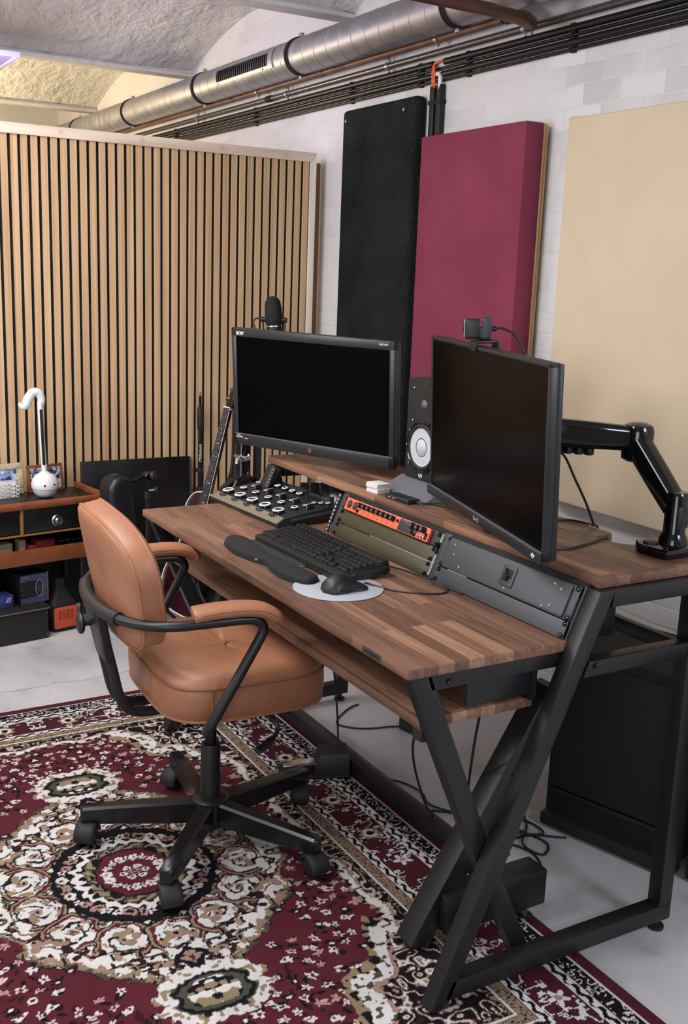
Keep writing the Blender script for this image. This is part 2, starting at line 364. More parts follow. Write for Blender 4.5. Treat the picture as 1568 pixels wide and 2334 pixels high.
# ================================================================ the room
XW = 1.43                       # inner face of the brick wall
def zceil(y):                   # shallow brick vaults between beams 1.88 m apart
    k = ((y-0.94) % 1.88)/1.88
    return 2.645+.2*(1-(2*k-1)**2)
def build_room():
    struct(B().box((-4, -4, -.1), (XW, 7.6, 0)).build('floor', 'concrete', None))
    struct(B().box((XW, -4, -.1), (XW+.15, 7.6, 3.0)).build('wall_right', 'brick', None))
    struct(B().box((-4.15, -4, -.1), (-4, 7.6, 3.0)).build('wall_left', 'wall_paint', None))
    struct(B().box((-4.15, 7.6, -.1), (XW+.15, 7.75, 3.0)).build('wall_far', 'wall_paint', None))
    struct(B().box((-4.15, -4.15, -.1), (XW+.15, -4, 3.0)).build('wall_back', 'wall_paint', None))
    xs = np.arange(-4.1, XW+.1, .045); ys = np.arange(-4.1, 7.7, .04)
    vs = []
    for x in xs:
        for y in ys:
            nz = noise.fractal(Vector((x*3, y*2.2, 0)), 1.0, 2.0, 4)*.011+noise.noise(Vector((x*12, y*6, 3)))*.004
            vs.append((x, y, zceil(y)+nz))
    n = len(ys); fs = [(i*n+j, i*n+j+1, (i+1)*n+j+1, (i+1)*n+j) for i in range(len(xs)-1) for j in range(n-1)]
    me = bpy.data.meshes.new('ceiling'); me.from_pydata(vs, [], fs); me.polygons.foreach_set('use_smooth', [True]*len(fs))
    struct(link('ceiling', me, 'plaster', None))
    for i, y in enumerate((-2.82, -.94, .94, 2.82, 4.7, 6.58)):
        b = B().box((-4, y-.055, 2.625), (XW, y+.055, 2.645), .004).box((-4, y-.03, 2.64), (XW, y+.03, 2.75))
        struct(b.build('trim_%d' % (i+1), 'beam_paint', None))
build_room()

# ---------------------------------------------------------------- slat partition
def slat_partition():
    y0 = 2.98; x1 = 1.362; z1 = 2.068
    t = thing('slat_partition', 'freestanding partition of vertical oak slats on black felt with a pine frame', 'partition', (.3, y0+.03, 0))
    B().box((-2.3, y0, .02), (x1-.028, y0+.012, z1-.04)).build('felt_backing', 'black_felt', t)
    b = B(); p = .0405; x = x1-.034
    while x > -2.3:
        b.box((x-.0275, y0-.010, .02), (x, y0+.001, z1-.042), .0008, 1); x -= p
    b.build('slat_panel', 'slat_wood', t)
    # mitred frame
    B().prism([(-2.3, z1-.042), (x1-.03, z1-.042), (x1, z1), (-2.3, z1)], .05, XZ(y0+.03), .001).build('top_rail', 'pine', t)
    B().prism([(x1-.028, 0), (x1, 0), (x1, z1-.003), (x1-.028, z1-.043)], .05, XZ(y0+.03), .001).build('side_rail', 'pine_upright', t)
    B().box((x1-.06, y0+.032, 0), (x1+.05, y0+.076, 2.03), .002).build('rear_stud', 'brown_stud', t)
    B().box((-2.3, y0+.032, 0), (-2.2, y0+.076, 2.03), .002).build('rear_stud', 'brown_stud', t)
slat_partition()

# ---------------------------------------------------------------- acoustic panels on the brick wall
def panels():
    # black felt panel
    t = thing('sound_absorber', 'tall black felt acoustic panel with two brass screws, next to the slats', 'acoustic panel', (XW, 2.45, 1.1))
    B().box((XW-.062, 2.155, .55), (XW, 2.745, 2.232), .022, 4).build('felt_body', 'black_felt', t)
    for y, z in ((2.71, 2.185), (2.24, 2.185)):
        B().lathe([(.0075, 0), (.0075, .002), (.003, .004)], (XW-.0615, y, z), (-1, 0, 0), 12).build('screw', 'brass', t)
    # maroon panel
    t = thing('sound_absorber', 'thick maroon fabric acoustic panel with raw timber backing frame', 'acoustic panel', (XW, 1.7, 1.1))
    B().box((1.31, 1.379, .62), (1.389, 2.012, 2.052), .004, 2).build('fabric_cover', 'maroon_fabric', t)
    b = B(); b.box((1.3895, 1.379, .62), (1.401, 2.012, 2.05), .001).box((1.402, 1.383, .62), (1.414, 2.008, 2.046), .001)
    b.build('backing_frame', 'panel_frame_wood', t)
    B().box((1.4145, 1.4, .64), (XW, 1.99, 2.03)).build('rear_felt', 'black_matte', t)
    # beige panel
    t = thing('sound_absorber', 'large beige fabric acoustic panel behind the monitor arm', 'acoustic panel', (XW, .6, .8))
    g = B(); xs = 40; pts = []
    y0, y1, z0, z1 = -.05, 1.213, .785, 2.045
    b = B().box((1.35, y0, z0), (XW-.01, y1, z1), .006, 3)
    b.build('fabric_cover', 'beige_fabric', t)
    B().tube([(1.349, y1-.004, z1-.004), (1.352, y1-.02, z1+.001), (1.356, y1-.08, z1-.003)], .004, 8).build('corner_fold', 'beige_fabric', t)
panels()

# ---------------------------------------------------------------- ventilation duct and pipes
def duct():
    t = thing('ventilation_duct', 'round galvanised spiral duct running under the ceiling beside the brick wall', 'duct', (1.245, 3, 2.465))
    x, z, r = 1.245, 2.469, .076
    b = B(); b.lathe([(r, 0), (r, 11.4)], (x, -3.9, z), (0, 1, 0), 64)
    b.build('duct_tube', 'galv', t)
    # spiral seam
    P = []; pitch = .105
    for i in range(int(9.3/pitch*28)):
        a = 2*PI*i/28; P.append((x+(r+.0003)*math.cos(a), -1.8+pitch*i/28, z+(r+.0003)*math.sin(a)))
    B().tube(P, .0014, 5, sub=1).build('spiral_seam', 'galv', t)
    for y in (-.7, .55, 1.72, 2.92, 4.03, 5.2, 6.35):
        b = B(); b.lathe([(r+.0005, -.014), (r+.006, -.013), (r+.006, -.004), (r+.003, -.003), (r+.003, .003), (r+.006, .004), (r+.006, .013), (r+.0005, .014)], (x, y, z), (0, 1, 0), 48)
        b.build('clamp_ring', 'black_matte', t)
        b = B(); b.cyl((x+r, y, z), (XW, y, z), .006, n=10); b.build('wall_rod', 'clip_steel', t); b = B(); b.box((x-.008, y-.012, z+r+.004), (x+.008, y+.012, z+r+.022), .002)
        b.build('hanger_bolt', 'clip_steel', t)
        B().box((x-.006, y-.01, z-r-.018), (x+.006, y+.01, z-r-.004), .002).build('ring_screw', 'clip_steel', t)
    # curved outlet grille let into the side facing the room
    a0 = R(180)
    def arc(da, rr): return (x+rr*math.cos(a0+da), z+rr*math.sin(a0+da))
    b = B(); y0, y1 = 3.06, 3.74
    for d0, d1, ya, yb in ((-.62, -.42, y0, y1), (.28, .48, y0, y1), (-.42, .28, y0, y0+.045), (-.42, .28, y1-.045, y1)):
        n = 5; rings = []
        for k in range(n+1):
            d = d0+(d1-d0)*k/n; p = arc(d, r+.006); q = arc(d, r+.0006)
            rings.append([(p[0], ya, p[1]), (p[0], yb, p[1]), (q[0], yb, q[1]), (q[0], ya, q[1])])
        b.ringloft(rings)
    g = b.build('grille_frame', 'galv', t)
    b = B(); n = 8; rings = []
    for k in range(n+1):
        d = -.42+.7*k/n; p = arc(d, r+.0014); q = arc(d, r+.0006); rings.append([(p[0], y0+.045, p[1]), (p[0], y1-.045, p[1]), (q[0], y1-.045, q[1]), (q[0], y0+.045, q[1])])
    b.ringloft(rings); b.build('grille_opening', 'black_matte', t)
    b = B()
    for i in range(26):
        yy = y0+.055+i*.0231; rings = []
        for k in range(6):
            d = -.42+.7*k/5; p = arc(d, r+.006); q = arc(d, r+.0016); rings.append([(p[0], yy, p[1]), (p[0], yy+.004, p[1]), (q[0], yy+.012, q[1]), (q[0], yy+.008, q[1])])
        b.ringloft(rings)
    b.build('louvre', 'steel', t)
    for da in (-.53, .38):
        for yy in (y0+.1, y1-.06):
            p = arc(da, r+.006); B().lathe([(.006, 0), (.006, .002), (.002, .003)], (p[0], yy, p[1]), (math.cos(a0+da), 0, math.sin(a0+da)), 10).build('screw', 'chrome', t)
duct()
def pipes():
    def clip(t, x, y, z, r, mat='clip_steel'):
        b = B(); b.lathe([(r+.0005, -.009), (r+.004, -.009), (r+.004, .009), (r+.0005, .009)], (x, y, z), (0, 1, 0), 20)
        b.box((x-.006, y-.009, z+r+.003), (x+.006, y+.009, z+r+.02), .002).box((x-.005, y-.007, z-r-.014), (x+.005, y+.007, z-r-.003), .002)
        b.cyl((x+r, y, z), (XW, y, z), .005, n=8); b.build('pipe_clip', mat, t)
    t = thing('copper_pipe', 'brownish copper pipe running along the wall just below the duct', 'pipe', (1.375, 3.5, 2.42))
    b = B(); x, z, r = 1.368, 2.418, .0155
    b.tube([(x, 7.4, z), (x, 4.0, z), (x, 1.62, z)], r, 16, sub=1); b.build('pipe_run', 'copper', t)
    B().tube([(x, 1.60, z), (x, 1.545, z), (x-.008, 1.50, z-.012), (x-.03, 1.43, z-.045), (x-.09, 1.36, z-.067), (x-.2, 1.32, z-.068), (x-.5, 1.29, z-.068), (-.5, 1.26, z-.068), (-3.98, 1.26, z-.068)], .021, 18, sub=5).build('branch_pipe', 'copper_dark', t)
    for y in (6.0, 3.62, 2.02): clip(t, x, y, z, r)
    B().lathe([(r+.0008, -.03), (r+.003, -.026), (r+.003, .026), (r+.0008, .03)], (x, 2.95, z), (0, 1, 0), 16).build('coupling', 'copper', t)
    t = thing('steel_conduit', 'thin grey steel conduit between the copper pipe and the black conduits', 'pipe', (1.4, 3, 2.378))
    x, z, r = 1.398, 2.378, .0125
    B().tube([(x, 7.4, z), (x, 0, z), (x, -3.9, z)], r, 16, sub=1).build('pipe_run', 'conduit_steel', t)
    for y in (4.5, 3.35, 2.42, 1.53, .6): clip(t, x, y, z, r)
    B().lathe([(r+.0008, -.035), (r+.0035, -.03), (r+.0035, .03), (r+.0008, .035)], (x, 3.55, z), (0, 1, 0), 16).build('coupling', 'black_matte', t)
    labs = (('uppermost of the black wall conduits, broken by an orange cable exit', 2.343, .0125, 2.105, 2.03),
            ('second black wall conduit from the top, close under the uppermost', 2.3225, .0062, None, None),
            ('third black wall conduit from the top, broken where the white cable leaves', 2.298, .0125, 2.09, 2.04),
            ('lowest of the four black wall conduits below the duct', 2.2775, .0062, None, None))
    for lab, z, r, ya, yb in labs:
        x = XW-.004-r; t = thing('wall_conduit', lab, 'conduit', (x, 2, z), 0, 'black horizontal conduits on the brick wall')
        for a, b_ in (((7.4, ya), (yb, -3.9)) if ya else ((7.4, -3.9),)):
            B().cyl((x, a, z), (x, b_, z), r, n=16).build('conduit_run', 'conduit_black', t)
        for y in (4.9, 3.75, 2.75, 2.2, 1.88, 1.3, .78, -.2):
            B().box((x-r*.4, y-.011, z-r-.0035), (XW, y+.011, z+r+.0035), .002).build('saddle_clip', 'black_matte', t)
    for lab, y in (('left one of two black conduits dropping behind the maroon panel', 2.095), ('right one of two black conduits dropping behind the maroon panel', 2.05)):
        t = thing('wall_conduit', lab, 'conduit', (XW-.014, y, 1.9), 0, 'vertical conduits above the maroon panel')
        B().box((XW-.028, y-.0165, .7), (XW-.002, y+.0165, 2.262), .006, 3).build('conduit_run', 'conduit_black', t)
        B().box((XW-.030, y-.021, 2.19), (XW-.001, y+.021, 2.205), .002).build('saddle_clip', 'black_matte', t)
    x = XW-.016
    for lab, d in (('orange cable looping from the upper conduit, left one of the pair', .0), ('orange cable looping from the upper conduit, right one of the pair', .012)):
        tag(B().tube([(x, 2.0, 2.349), (x, 2.07, 2.349), (x-.004, 2.1-d*.3, 2.338+d*.4), (x-.012, 2.095-d, 2.31), (x-.013, 2.09-d, 2.27), (x, 2.1-d, 2.24)], .0045, 8).build('cable', 'orange_cable', None), lab, 'cable', 'orange cables at the conduit junction')
    tag(B().tube([(x, 2.12, 2.30), (x-.002, 2.08, 2.302), (x-.006, 2.05, 2.298), (x-.01, 2.043, 2.28), (x-.004, 2.05, 2.245)], .0085, 10).build('cable', 'white_cable', None), 'short thick white cable bending down into the vertical conduits', 'cable')
pipes()
# lilac panel hanging from the ceiling at the far left
t = thing('ceiling_panel', 'flat lilac panel with white rim hanging from the ceiling at upper left', 'ceiling panel', (-.4, 4.05, 2.48))
B().box((-.98, 3.84, 2.472), (.2, 4.36, 2.476)).build('panel_sheet', plain('lilac_sheet', 'b8a8d8', .6), t)
b = B()
for a, c in (((-1.0, 3.82, 2.465), (.22, 3.84, 2.49)), ((-1.0, 4.36, 2.465), (.22, 4.38, 2.49)), ((-1.0, 3.84, 2.465), (-.98, 4.36, 2.49)), ((.2, 3.84, 2.465), (.22, 4.36, 2.49))): b.box(a, c, .003)
b.build('panel_rim', 'white_plastic', t)
b = B()
for x in (-.9, .15):
    for y in (3.9, 4.3): b.cyl((x, y, 2.48), (x, y, zceil(y)+.02), .002, n=8)
b.build('hanging_wire', 'steel', t)

# ================================================================ rug
def rug():
    hx, hy = .8, 1.145; cx, cy = -.29, .765; st = .003
    xs = np.arange(-hx, hx+st/2, st); ys = np.arange(-hy, hy+st/2, st)
    X, Y = np.meshgrid(xs, ys, indexing='ij'); ax, ay = np.abs(X), np.abs(Y)
    rng = np.random.RandomState(3)
    def vnoise(U, V, sc, seed):
        g = np.random.RandomState(seed).rand(256, 256); u = U/sc; v = V/sc
        iu = np.floor(u).astype(int); iv = np.floor(v).astype(int); fu = u-iu; fv = v-iv
        fu = fu*fu*(3-2*fu); fv = fv*fv*(3-2*fv); G = lambda a, b: g[a % 256, b % 256]
        return (G(iu, iv)*(1-fu)+G(iu+1, iv)*fu)*(1-fv)+(G(iu, iv+1)*(1-fu)+G(iu+1, iv+1)*fu)*fv
    sym = lambda sc, seed: vnoise(ax+5, ay+5, sc, seed)
    hexc = lambda h: np.array(lin(h)[:3])
    BUR, DBUR, BLK, WHT, TAN, PNK, GRN = map(hexc, ('52202a', '33171c', '141318', 'c8c4c2', '86745c', '94766e', '45453a'))
    C = np.zeros(X.shape+(3,)); C[:] = BUR
    def put(mask, c): C[mask] = c
    n1 = sym(.022, 1); n2 = sym(.011, 2); n3 = sym(.05, 4); n4 = sym(.016, 6)
    def scroll(mask, pal, seed, sc=.016, wob=.5):
        # curling leaf-work: warped stripes cut by noise
        sc = sc*.72; a = sym(sc*2.2, seed)*6.3; b = sym(sc, seed+1)
        v = .5+.5*np.sin(a*2.4+b*5*wob); e = np.quantile(v[mask], np.cumsum([p for p, _ in pal])[:-1]) if mask.any() else []
        idx = np.digitize(v, e)
        for k, (_, c) in enumerate(pal): put(mask & (idx == k), c)
    # distance from the edge and the position along it
    dx, dy = hx-ax, hy-ay; d = np.minimum(dx, dy); along = np.where(dx < dy, ay, ax)
    fld = d > .285
    # ---- field
    X0, Y0 = X, Y
    wx = (vnoise(ax+3, ay+2, .03, 11)-.5)*.016+(vnoise(ax+1, ay+4, .012, 12)-.5)*.008; wy = (vnoise(ax+7, ay+3, .03, 13)-.5)*.016+(vnoise(ax+2, ay+6, .012, 14)-.5)*.008
    X = X+np.sign(X)*wx; Y = Y+np.sign(Y)*wy
    r = np.hypot(X, Y*.93); th = np.arctan2(Y, X)
    # corner spandrels with a scalloped edge
    u = (hx-.285-ax)/.30; v = (hy-.285-ay)/.40; sp = np.sqrt(np.clip(u, 0, 9)**1.3+np.clip(v, 0, 9)**1.3)+.10*np.abs(np.sin(np.arctan2(v, u+1e-6)*5))+.06*n3
    edge = np.minimum(np.where(dx < dy, dx, dy)-.285, 1)-.024*np.abs(np.sin(along*15))-.016*n3
    jag = .012*(n2-.5)+.008*(n4-.5)
    cs = fld & ((sp < 1.0) | (edge < .0))
    scroll(cs, [(.42, BLK), (.2, DBUR), (.1, PNK), (.12, TAN), (.16, WHT)], 21, .016)
    def zone(lo, hi): return fld & ~cs & (((sp+jag*3 >= lo[0]) & (sp+jag*3 < hi[0])) | ((edge+jag >= lo[1]) & (edge+jag < hi[1]))) & (sp+jag*3 >= lo[0]-.0) & (edge+jag >= lo[1]-.0)
    z1 = zone((.9, -.02), (1.03, .006)); put(z1, PNK); put(z1 & (n2 > .6), BLK)
    z2 = zone((1.03, .006), (1.13, .024)); put(z2, WHT); put(z2 & (n2 > .72), GRN)
    z3 = zone((1.13, .024), (1.19, .036)); put(z3, TAN); put(z3 & (n2 > .55), BLK)
    free = fld & ~cs & (sp+jag*3 >= 1.19) & (edge+jag >= .036)
    # medallion: lobed band of white filigree round a dark rosette
    stretch = np.exp(-((np.abs(np.abs(th)-PI/2))/.24)**2)
    R1 = .355+.028*np.abs(np.sin(7*th))+.12*stretch+jag*2.2
    med = free & (r < R1); put(med, WHT)
    sw = np.sin((sym(.03, 41)*9+r*120+n3*4)); put(med & (sw > .5), GRN); put(med & (sw > .72), TAN); put(med & (sw > .93), BLK); put(med & (n1 > .66), TAN); put(med & (n1 > .75), PNK); put(med & (n2 > .80), BLK); put(med & (n4 < .2), DBUR)
    e2 = free & (r >= R1) & (r < R1+.015); put(e2, TAN); put(e2 & (n2 > .55), GRN)
    e3 = free & (r >= R1+.015) & (r < R1+.020); put(e3 & (n4 > .4), BLK)
    R2 = .205+.012*np.abs(np.sin(7*th)); inn = r < R2
    put(inn, BLK)
    # curled lobes: tan and burgundy outlines with white curls inside
    for k in range(14):
        a = 2*PI*(k+.5)/14; rr = .272; lx, ly = rr*math.cos(a), rr*math.sin(a)/.93
        ca, sa = math.cos(a), math.sin(a); px, py = X-lx, (Y-ly)*.93
        q = np.hypot(px, py); ph = np.arctan2(-px*sa+py*ca, px*ca+py*sa); side = np.abs(ph) > .75
        put((q < .061) & (r < .30), WHT)
        put((np.abs(q-.064) < .0048) & side, TAN); put((np.abs(q-.056) < .0042) & side, BUR); put((np.abs(q-.0695) < .0025) & side, BLK)
        sp2 = np.abs(((q-.008*ph*(1 if k % 2 else -1)/PI*3) % .028)-.014); put((q < .05) & (sp2 < .0045) & (n4 > .35), GRN); put((q < .05) & (sp2 < .0025) & (n2 > .4), BLK); put((q < .05) & (n1 > .68), TAN); put((q < .05) & (n2 < .16), PNK); put((q < .05) & (n2 > .86), BLK)
        put(q < .012, PNK); put(q < .005, BLK)
    inn = r < R2-.002; put(inn & (r > .19) & (n2 > .5), BLK)
    wr = .142+.006*np.sin(26*th); put(np.abs(r-wr) < .009, WHT); put(np.abs(r-wr+.012) < .004, BLK)
    a2 = r < .128; put(a2, TAN); put(a2 & (np.sin(th*20+r*260) > .2), GRN); put(a2 & (n2 > .68), BLK)
    put(r < .1, BUR); put(np.abs(r-.1) < .003, BLK)
    # flowers
    def flower(fx, fy, s, petals=5, c=WHT, core=PNK, sel=None, both=True):
        for sx in (1, -1):
            for sy in (1, -1):
                i0, i1 = np.searchsorted(xs, (sx*fx-2*s, sx*fx+2*s)); j0, j1 = np.searchsorted(ys, (sy*fy-2*s, sy*fy+2*s))
                if i1 <= i0 or j1 <= j0: continue
                sl = (slice(i0, i1), slice(j0, j1)); px, py = X[sl]-sx*fx, Y[sl]-sy*fy
                q = np.hypot(px, py); t = np.arctan2(py, px)+fx*31; lim = s*(.72+.28*np.cos(petals*t))
                m = q < lim
                if sel is not None: m &= sel[sl]
                C[sl][m] = c
                m2 = (q < s*.34)
                if sel is not None: m2 &= sel[sl]
                C[sl][m2] = core
    for k in range(8): flower(.072*math.cos(k*PI/4+.2), .072*math.sin(k*PI/4+.2), .014, 5)
    for k in range(6): flower(.026*math.cos(k*PI/3), .026*math.sin(k*PI/3), .011, 5, WHT, BLK)
    flower(0, 0, .016, 6, PNK, BLK)
    for k in range(20):
        a = 2*PI*k/20+.1; flower(.177*math.cos(a), .177*math.sin(a), .0155, 5, WHT if k % 2 else PNK, BUR if k % 2 else BLK)
    # pendants on the long axis
    for s in (1, -1):
        py = Y-s*.52; tt = np.arctan2(py, X); q = np.hypot(X/1.08, py/.82); jg = .010*np.abs(np.sin(tt*8))+jag
        put(fld & (q < .112+jg*1.5), WHT); put(fld & (q < .112+jg*1.5) & (n2 > .72), TAN); put(q < .084+jg*.6, GRN); put(q < .080+jg*.5, BLK); put(q < .068+jg*.4, GRN)
        put(q < .056, TAN); put((q < .056) & (n1 > .55), WHT); put((q < .056) & (n2 > .66), BLK)
        dy2 = np.abs(X)+np.abs(Y-s*.395); put(dy2 < .05, BLK); 
    flower(0, .395, .028, 4, PNK, BUR)
    # small flowers strewn over the open field in loose sprays
    sel = free & (r > R1+.022) & (np.hypot(X/1.08, (ay-.52)/.82) > .13); cand = []
    tries = 0
    while len(cand) < 120 and tries < 9000:
        tries += 1; fx, fy = rng.rand()*hx, rng.rand()*hy
        i, j = np.searchsorted(xs, fx), np.searchsorted(ys, fy)
        if i >= len(xs) or j >= len(ys) or not sel[i, j]: continue
        if n3[i, j] > .62: continue
        if all((fx-a)**2+(fy-b)**2 > .030**2 for a, b in cand): cand.append((fx, fy))
    for k, (fx, fy) in enumerate(cand):
        for q in range(2): flower(fx+rng.randn()*.016, fy+rng.randn()*.016, .010, 2, (BLK, DBUR)[q], (BLK, DBUR)[q], sel)
        if k % 6 == 0: flower(fx, fy, .017, 6, BLK, WHT, sel)
        elif k % 6 == 3:
            flower(fx, fy, .012, 2, WHT, BUR, sel); flower(fx+.009, fy+.006, .009, 3, WHT, WHT, sel)
        else: flower(fx, fy, .0135, 5, (WHT, hexc('c6b2aa'), WHT, WHT, hexc('ac8c84'), WHT)[k % 6], (PNK, BUR)[k % 2], sel)
    # ---- borders from outside in
    def band(a, b): return (d >= a) & (d < b)
    put(band(0, .032), hexc('4a1d28')); put(band(.032, .037), WHT)
    m = band(.037, .078); put(m, BLK); scroll(m, [(.62, BLK), (.16, DBUR), (.22, WHT)], 81, .009)
    def stripe(a, b):
        put(band(a, b), WHT); w_ = (b-a)/2; mid = (a+b)/2; sq = np.sin(along*150)*.35*w_
        put((np.abs(d-mid-sq) < w_*.42) & band(a, b), BLK); put((np.abs(d-mid) < w_*.3) & (np.sin(along*75+.6) > .82), WHT)
    stripe(.08, .107)
    m = band(.108, .205); put(m, hexc('451c25')); scroll(m & (sym(.03, 91) > .5), [(.5, hexc('451c25')), (.2, BLK), (.3, WHT)], 92, .012)
    per = .31; ph = ((along+.05) % per)-per/2; q = np.hypot(ph, d-.157)
    put(m & (q < .030+.005*np.cos(7*np.arctan2(ph, d-.157))), TAN); put(m & (q < .022) & (n2 > .4), WHT); put(m & (q < .011), BLK)
    ph2 = ((along+.05+per/2) % per)-per/2; q2 = np.hypot(ph2, d-.15); put(m & (q2 < .02+.008*np.cos(5*np.arctan2(ph2, d-.15))), WHT); put(m & (q2 < .009), PNK)
    stripe(.206, .231)
    m = band(.232, .262); put(m, TAN); scroll(m, [(.5, TAN), (.25, BLK), (.25, PNK)], 95, .008)
    put(band(.262, .268), WHT); m = band(.268, .285); put(m, BLK); scroll(m, [(.6, BLK), (.4, TAN)], 97, .008)
    X, Y = X0, Y0
    # dye and wear: low-frequency tone of the wool itself
    C *= (.9+.2*vnoise(X+9, Y+9, .05, 99))[..., None]
    nx, ny = X.shape; zz = .008+.0006*rng.rand(nx, ny)
    co = np.stack([X+cx, Y+cy, zz], -1).reshape(-1, 3)
    idx = np.arange(nx*ny).reshape(nx, ny); f = np.stack([idx[:-1, :-1], idx[1:, :-1], idx[1:, 1:], idx[:-1, 1:]], -1).reshape(-1, 4)
    # skirt down to the floor
    ring = np.concatenate([idx[:, 0], idx[-1, 1:], idx[-2::-1, -1], idx[0, -2:0:-1]]); base = co[ring].copy(); base[:, 2] = 0.0005
    k = len(ring); bi = nx*ny+np.arange(k); sk = np.stack([ring, bi, np.roll(bi, -1), np.roll(ring, -1)], -1)
    allco = np.concatenate([co, base]); f = np.concatenate([f, sk])
    me = bpy.data.meshes.new('rug'); me.vertices.add(len(allco)); me.vertices.foreach_set('co', allco.ravel().astype(np.float32))
    me.loops.add(f.size); me.loops.foreach_set('vertex_index', f.ravel().astype(np.int32))
    me.polygons.add(len(f)); me.polygons.foreach_set('loop_start', np.arange(0, f.size, 4, dtype=np.int32)); me.polygons.foreach_set('loop_total', np.full(len(f), 4, dtype=np.int32))
    me.update(calc_edges=True); me.validate()
    col = np.ones((len(allco), 4), np.float32); col[:nx*ny, :3] = C.reshape(-1, 3); col[nx*ny:, :3] = BUR
    at = me.color_attributes.new('Col', 'FLOAT_COLOR', 'POINT'); at.data.foreach_set('color', col.ravel())
    tag(link('rug', me, 'rug', None), 'burgundy oriental rug with cream and black floral medallion under the chair', 'rug')
rug()

# ================================================================ desk
ZT, ZS = .78, .9155
RK = lambda y0: frame((.398, y0, ZT+.001), (0, -1, 0), (.387, 0, .922), (-.922, 0, .387))   # rack face: x right, y up the slope, z to the user
def desk():
    t = thing('studio_desk', 'wooden studio desk with raised shelf, rack bays and black steel frame', 'desk', (.4, .76, 0))
    top = B().prism([(0, 0), (.418, 0), (.418, 1.035), (.70, 1.035), (.70, 1.516), (0, 1.516)], .024, Matrix.Translation((0, 0, .756)), .004).build('tabletop', 'butcher', t)
    B().box((-.0008, .098, .7595), (.004, .172, .7755), .0005).build('name_plate', 'green_plate', top)
    B().box((-.0014, .106, .7635), (.004, .164, .7715), .0003).build('plate_inset', 'black_matte', top)
    out = [(.466, -.017), (.86, -.017), (.86, .165), (.80, .168), (.762, .172), (.742, .182), (.730, .20), (.724, .23), (.722, .271), (.787, .282), (.795, .30), (.795, 1.58), (.466, 1.58)]
    B().prism(out, .024, Matrix.Translation((0, 0, ZS-.024)), .003).build('upper_shelf', 'butcher', t)
    B().box((.066, .045, .622), (.36, 1.475, .645), .003).build('keyboard_tray', 'butcher', t)
    B().box((.34, .03, .645), (.355, 1.49, .755)).build('drawer_back', 'black_steel', t)
    B().box((.17, .03, .662), (.338, .034, .756), .001).build('tray_bracket', 'black_steel', t)
    B().box((.17, 1.484, .662), (.338, 1.488, .756), .001).build('tray_bracket', 'black_steel', t)
    B().box((.075, .05, .59), (.115, .085, .622), .004).build('tray_stop', 'black_plastic', t)
    for k, (y1, y2, s) in enumerate(((.003, -.037, 1), (1.555, 1.515, -1))):
        zf = .016
        def bar(pts, ya, h, name, pa): return B().prism(pts, h, XZ(ya), .0025).build(name, 'black_steel', pa)
        bar([(.078, zf), (.1215, zf), (.495, .891), (.4515, .891)], y1, .04, 'slanted_leg', t)
        ya = .042 if s > 0 else 1.514
        bar([(.012, .755), (.062, .755), (.252, .31), (.368, .066), (.322, .066), (.206, .31)], ya, .036, 'front_leg', t)
        bar([(.062, .722), (.40, .722), (.40, .755), (.05, .755)], ya, .036, 'top_bar', t)
        bar([(.112, .03), (.778, .03), (.778, .072), (.13, .072)], y1, .04, 'floor_rail', t)
        bar([(.738, .072), (.778, .072), (.778, .891), (.738, .891)], y1, .04, 'rear_post', t)
        bar([(.425, .704), (.738, .704), (.738, .739), (.44, .739)], y1-.002, .036, 'middle_rail', t)
        bar([(.49, .853), (.738, .853), (.738, .891), (.495, .891)], y1-.002, .036, 'shelf_rail', t)
        for x, zz in ((.10, .0095), (.755, .001)):
            B().lathe([(.019, 0), (.019, .008), (.008, .01), (.008, .03)], (x, (y1+y2)/2, zz), (0, 0, 1), 20).build('foot', 'rubber', t)
        if s > 0:
            for x, z in ((.105, .735), (.458, .728)):
                yy = .0045 if x < .2 else -.0385
                B().lathe([(.0075, 0), (.0075, .003), (.005, .005)], (x, yy+.0012, z), (0, -1, 0), 12).build('bolt', 'black_gloss', t)
            B().lathe([(.0075, 0), (.0075, .003), (.005, .005)], (.105, .0058, .735), (0, -1, 0), 12).build('bolt', 'black_gloss', t)
    B().box((.728, .01, .70), (.748, 1.51, .735), .002).build('rear_beam', 'black_steel', t)
    B().box((.474, .20, .026), (.52, 1.51, .064), .003).build('stretcher', 'black_steel', t)
    # rack rails (dividers) on the slope
    U = .0398; H = 3*U
    def rail(ya, yb, holes=True):
        M = RK(ya); wd = ya-yb
        f = B().box((0, 0, -.03), (wd, H+.004, -.004), .001, M=M).build('rack_divider', 'grey_steel', t)
        return f
    rail(.521, .491); rail(1.036, 1.006); rail(1.516, 1.500); rail(.0085, .003)
    # punched strips with cage bolts
    for ya, n in ((1.056, 10), (1.497, 10)):
        M = RK(ya); b = B().box((0, 0, -.004), (.016, H, -.001), .0005, M=M).build('rack_strip', 'black_steel', t)
        for i in range(n):
            B().lathe([(.0045, 0), (.0042, .002), (.002, .003)], M@Vector((.008, .006+i*.0118, -.001)), M.to_3x3()@Vector((0, 0, 1)), 10).build('cage_bolt', 'chrome', b)
    B().box((0, H-.002, -.03), (1.033, H+.012, -.006), M=RK(1.036)).build('rack_gap_filler', 'black_matte', t)  # added black strip closing the gap below the shelf to block light
    def panel(y0, s0, s1, mat, name='blank_panel', ears=True, w=.4826, ins=.001):
        M = RK(y0); p = B().box((.001, s0+ins, 0), (w-.001, s1-ins, .003), .0012, M=M).build(name, mat, t)
        for x in ((.008, w-.008) if ears else ()):
            for sy in (s0+.007, s1-.007):
                B().lathe([(.0058, 0), (.0058, .002), (.0046, .0045), (.002, .0052)], M@Vector((x, sy, .003)), M.to_3x3()@Vector((0, 0, 1)), 14).build('rack_screw', 'black_gloss', p)
        return p
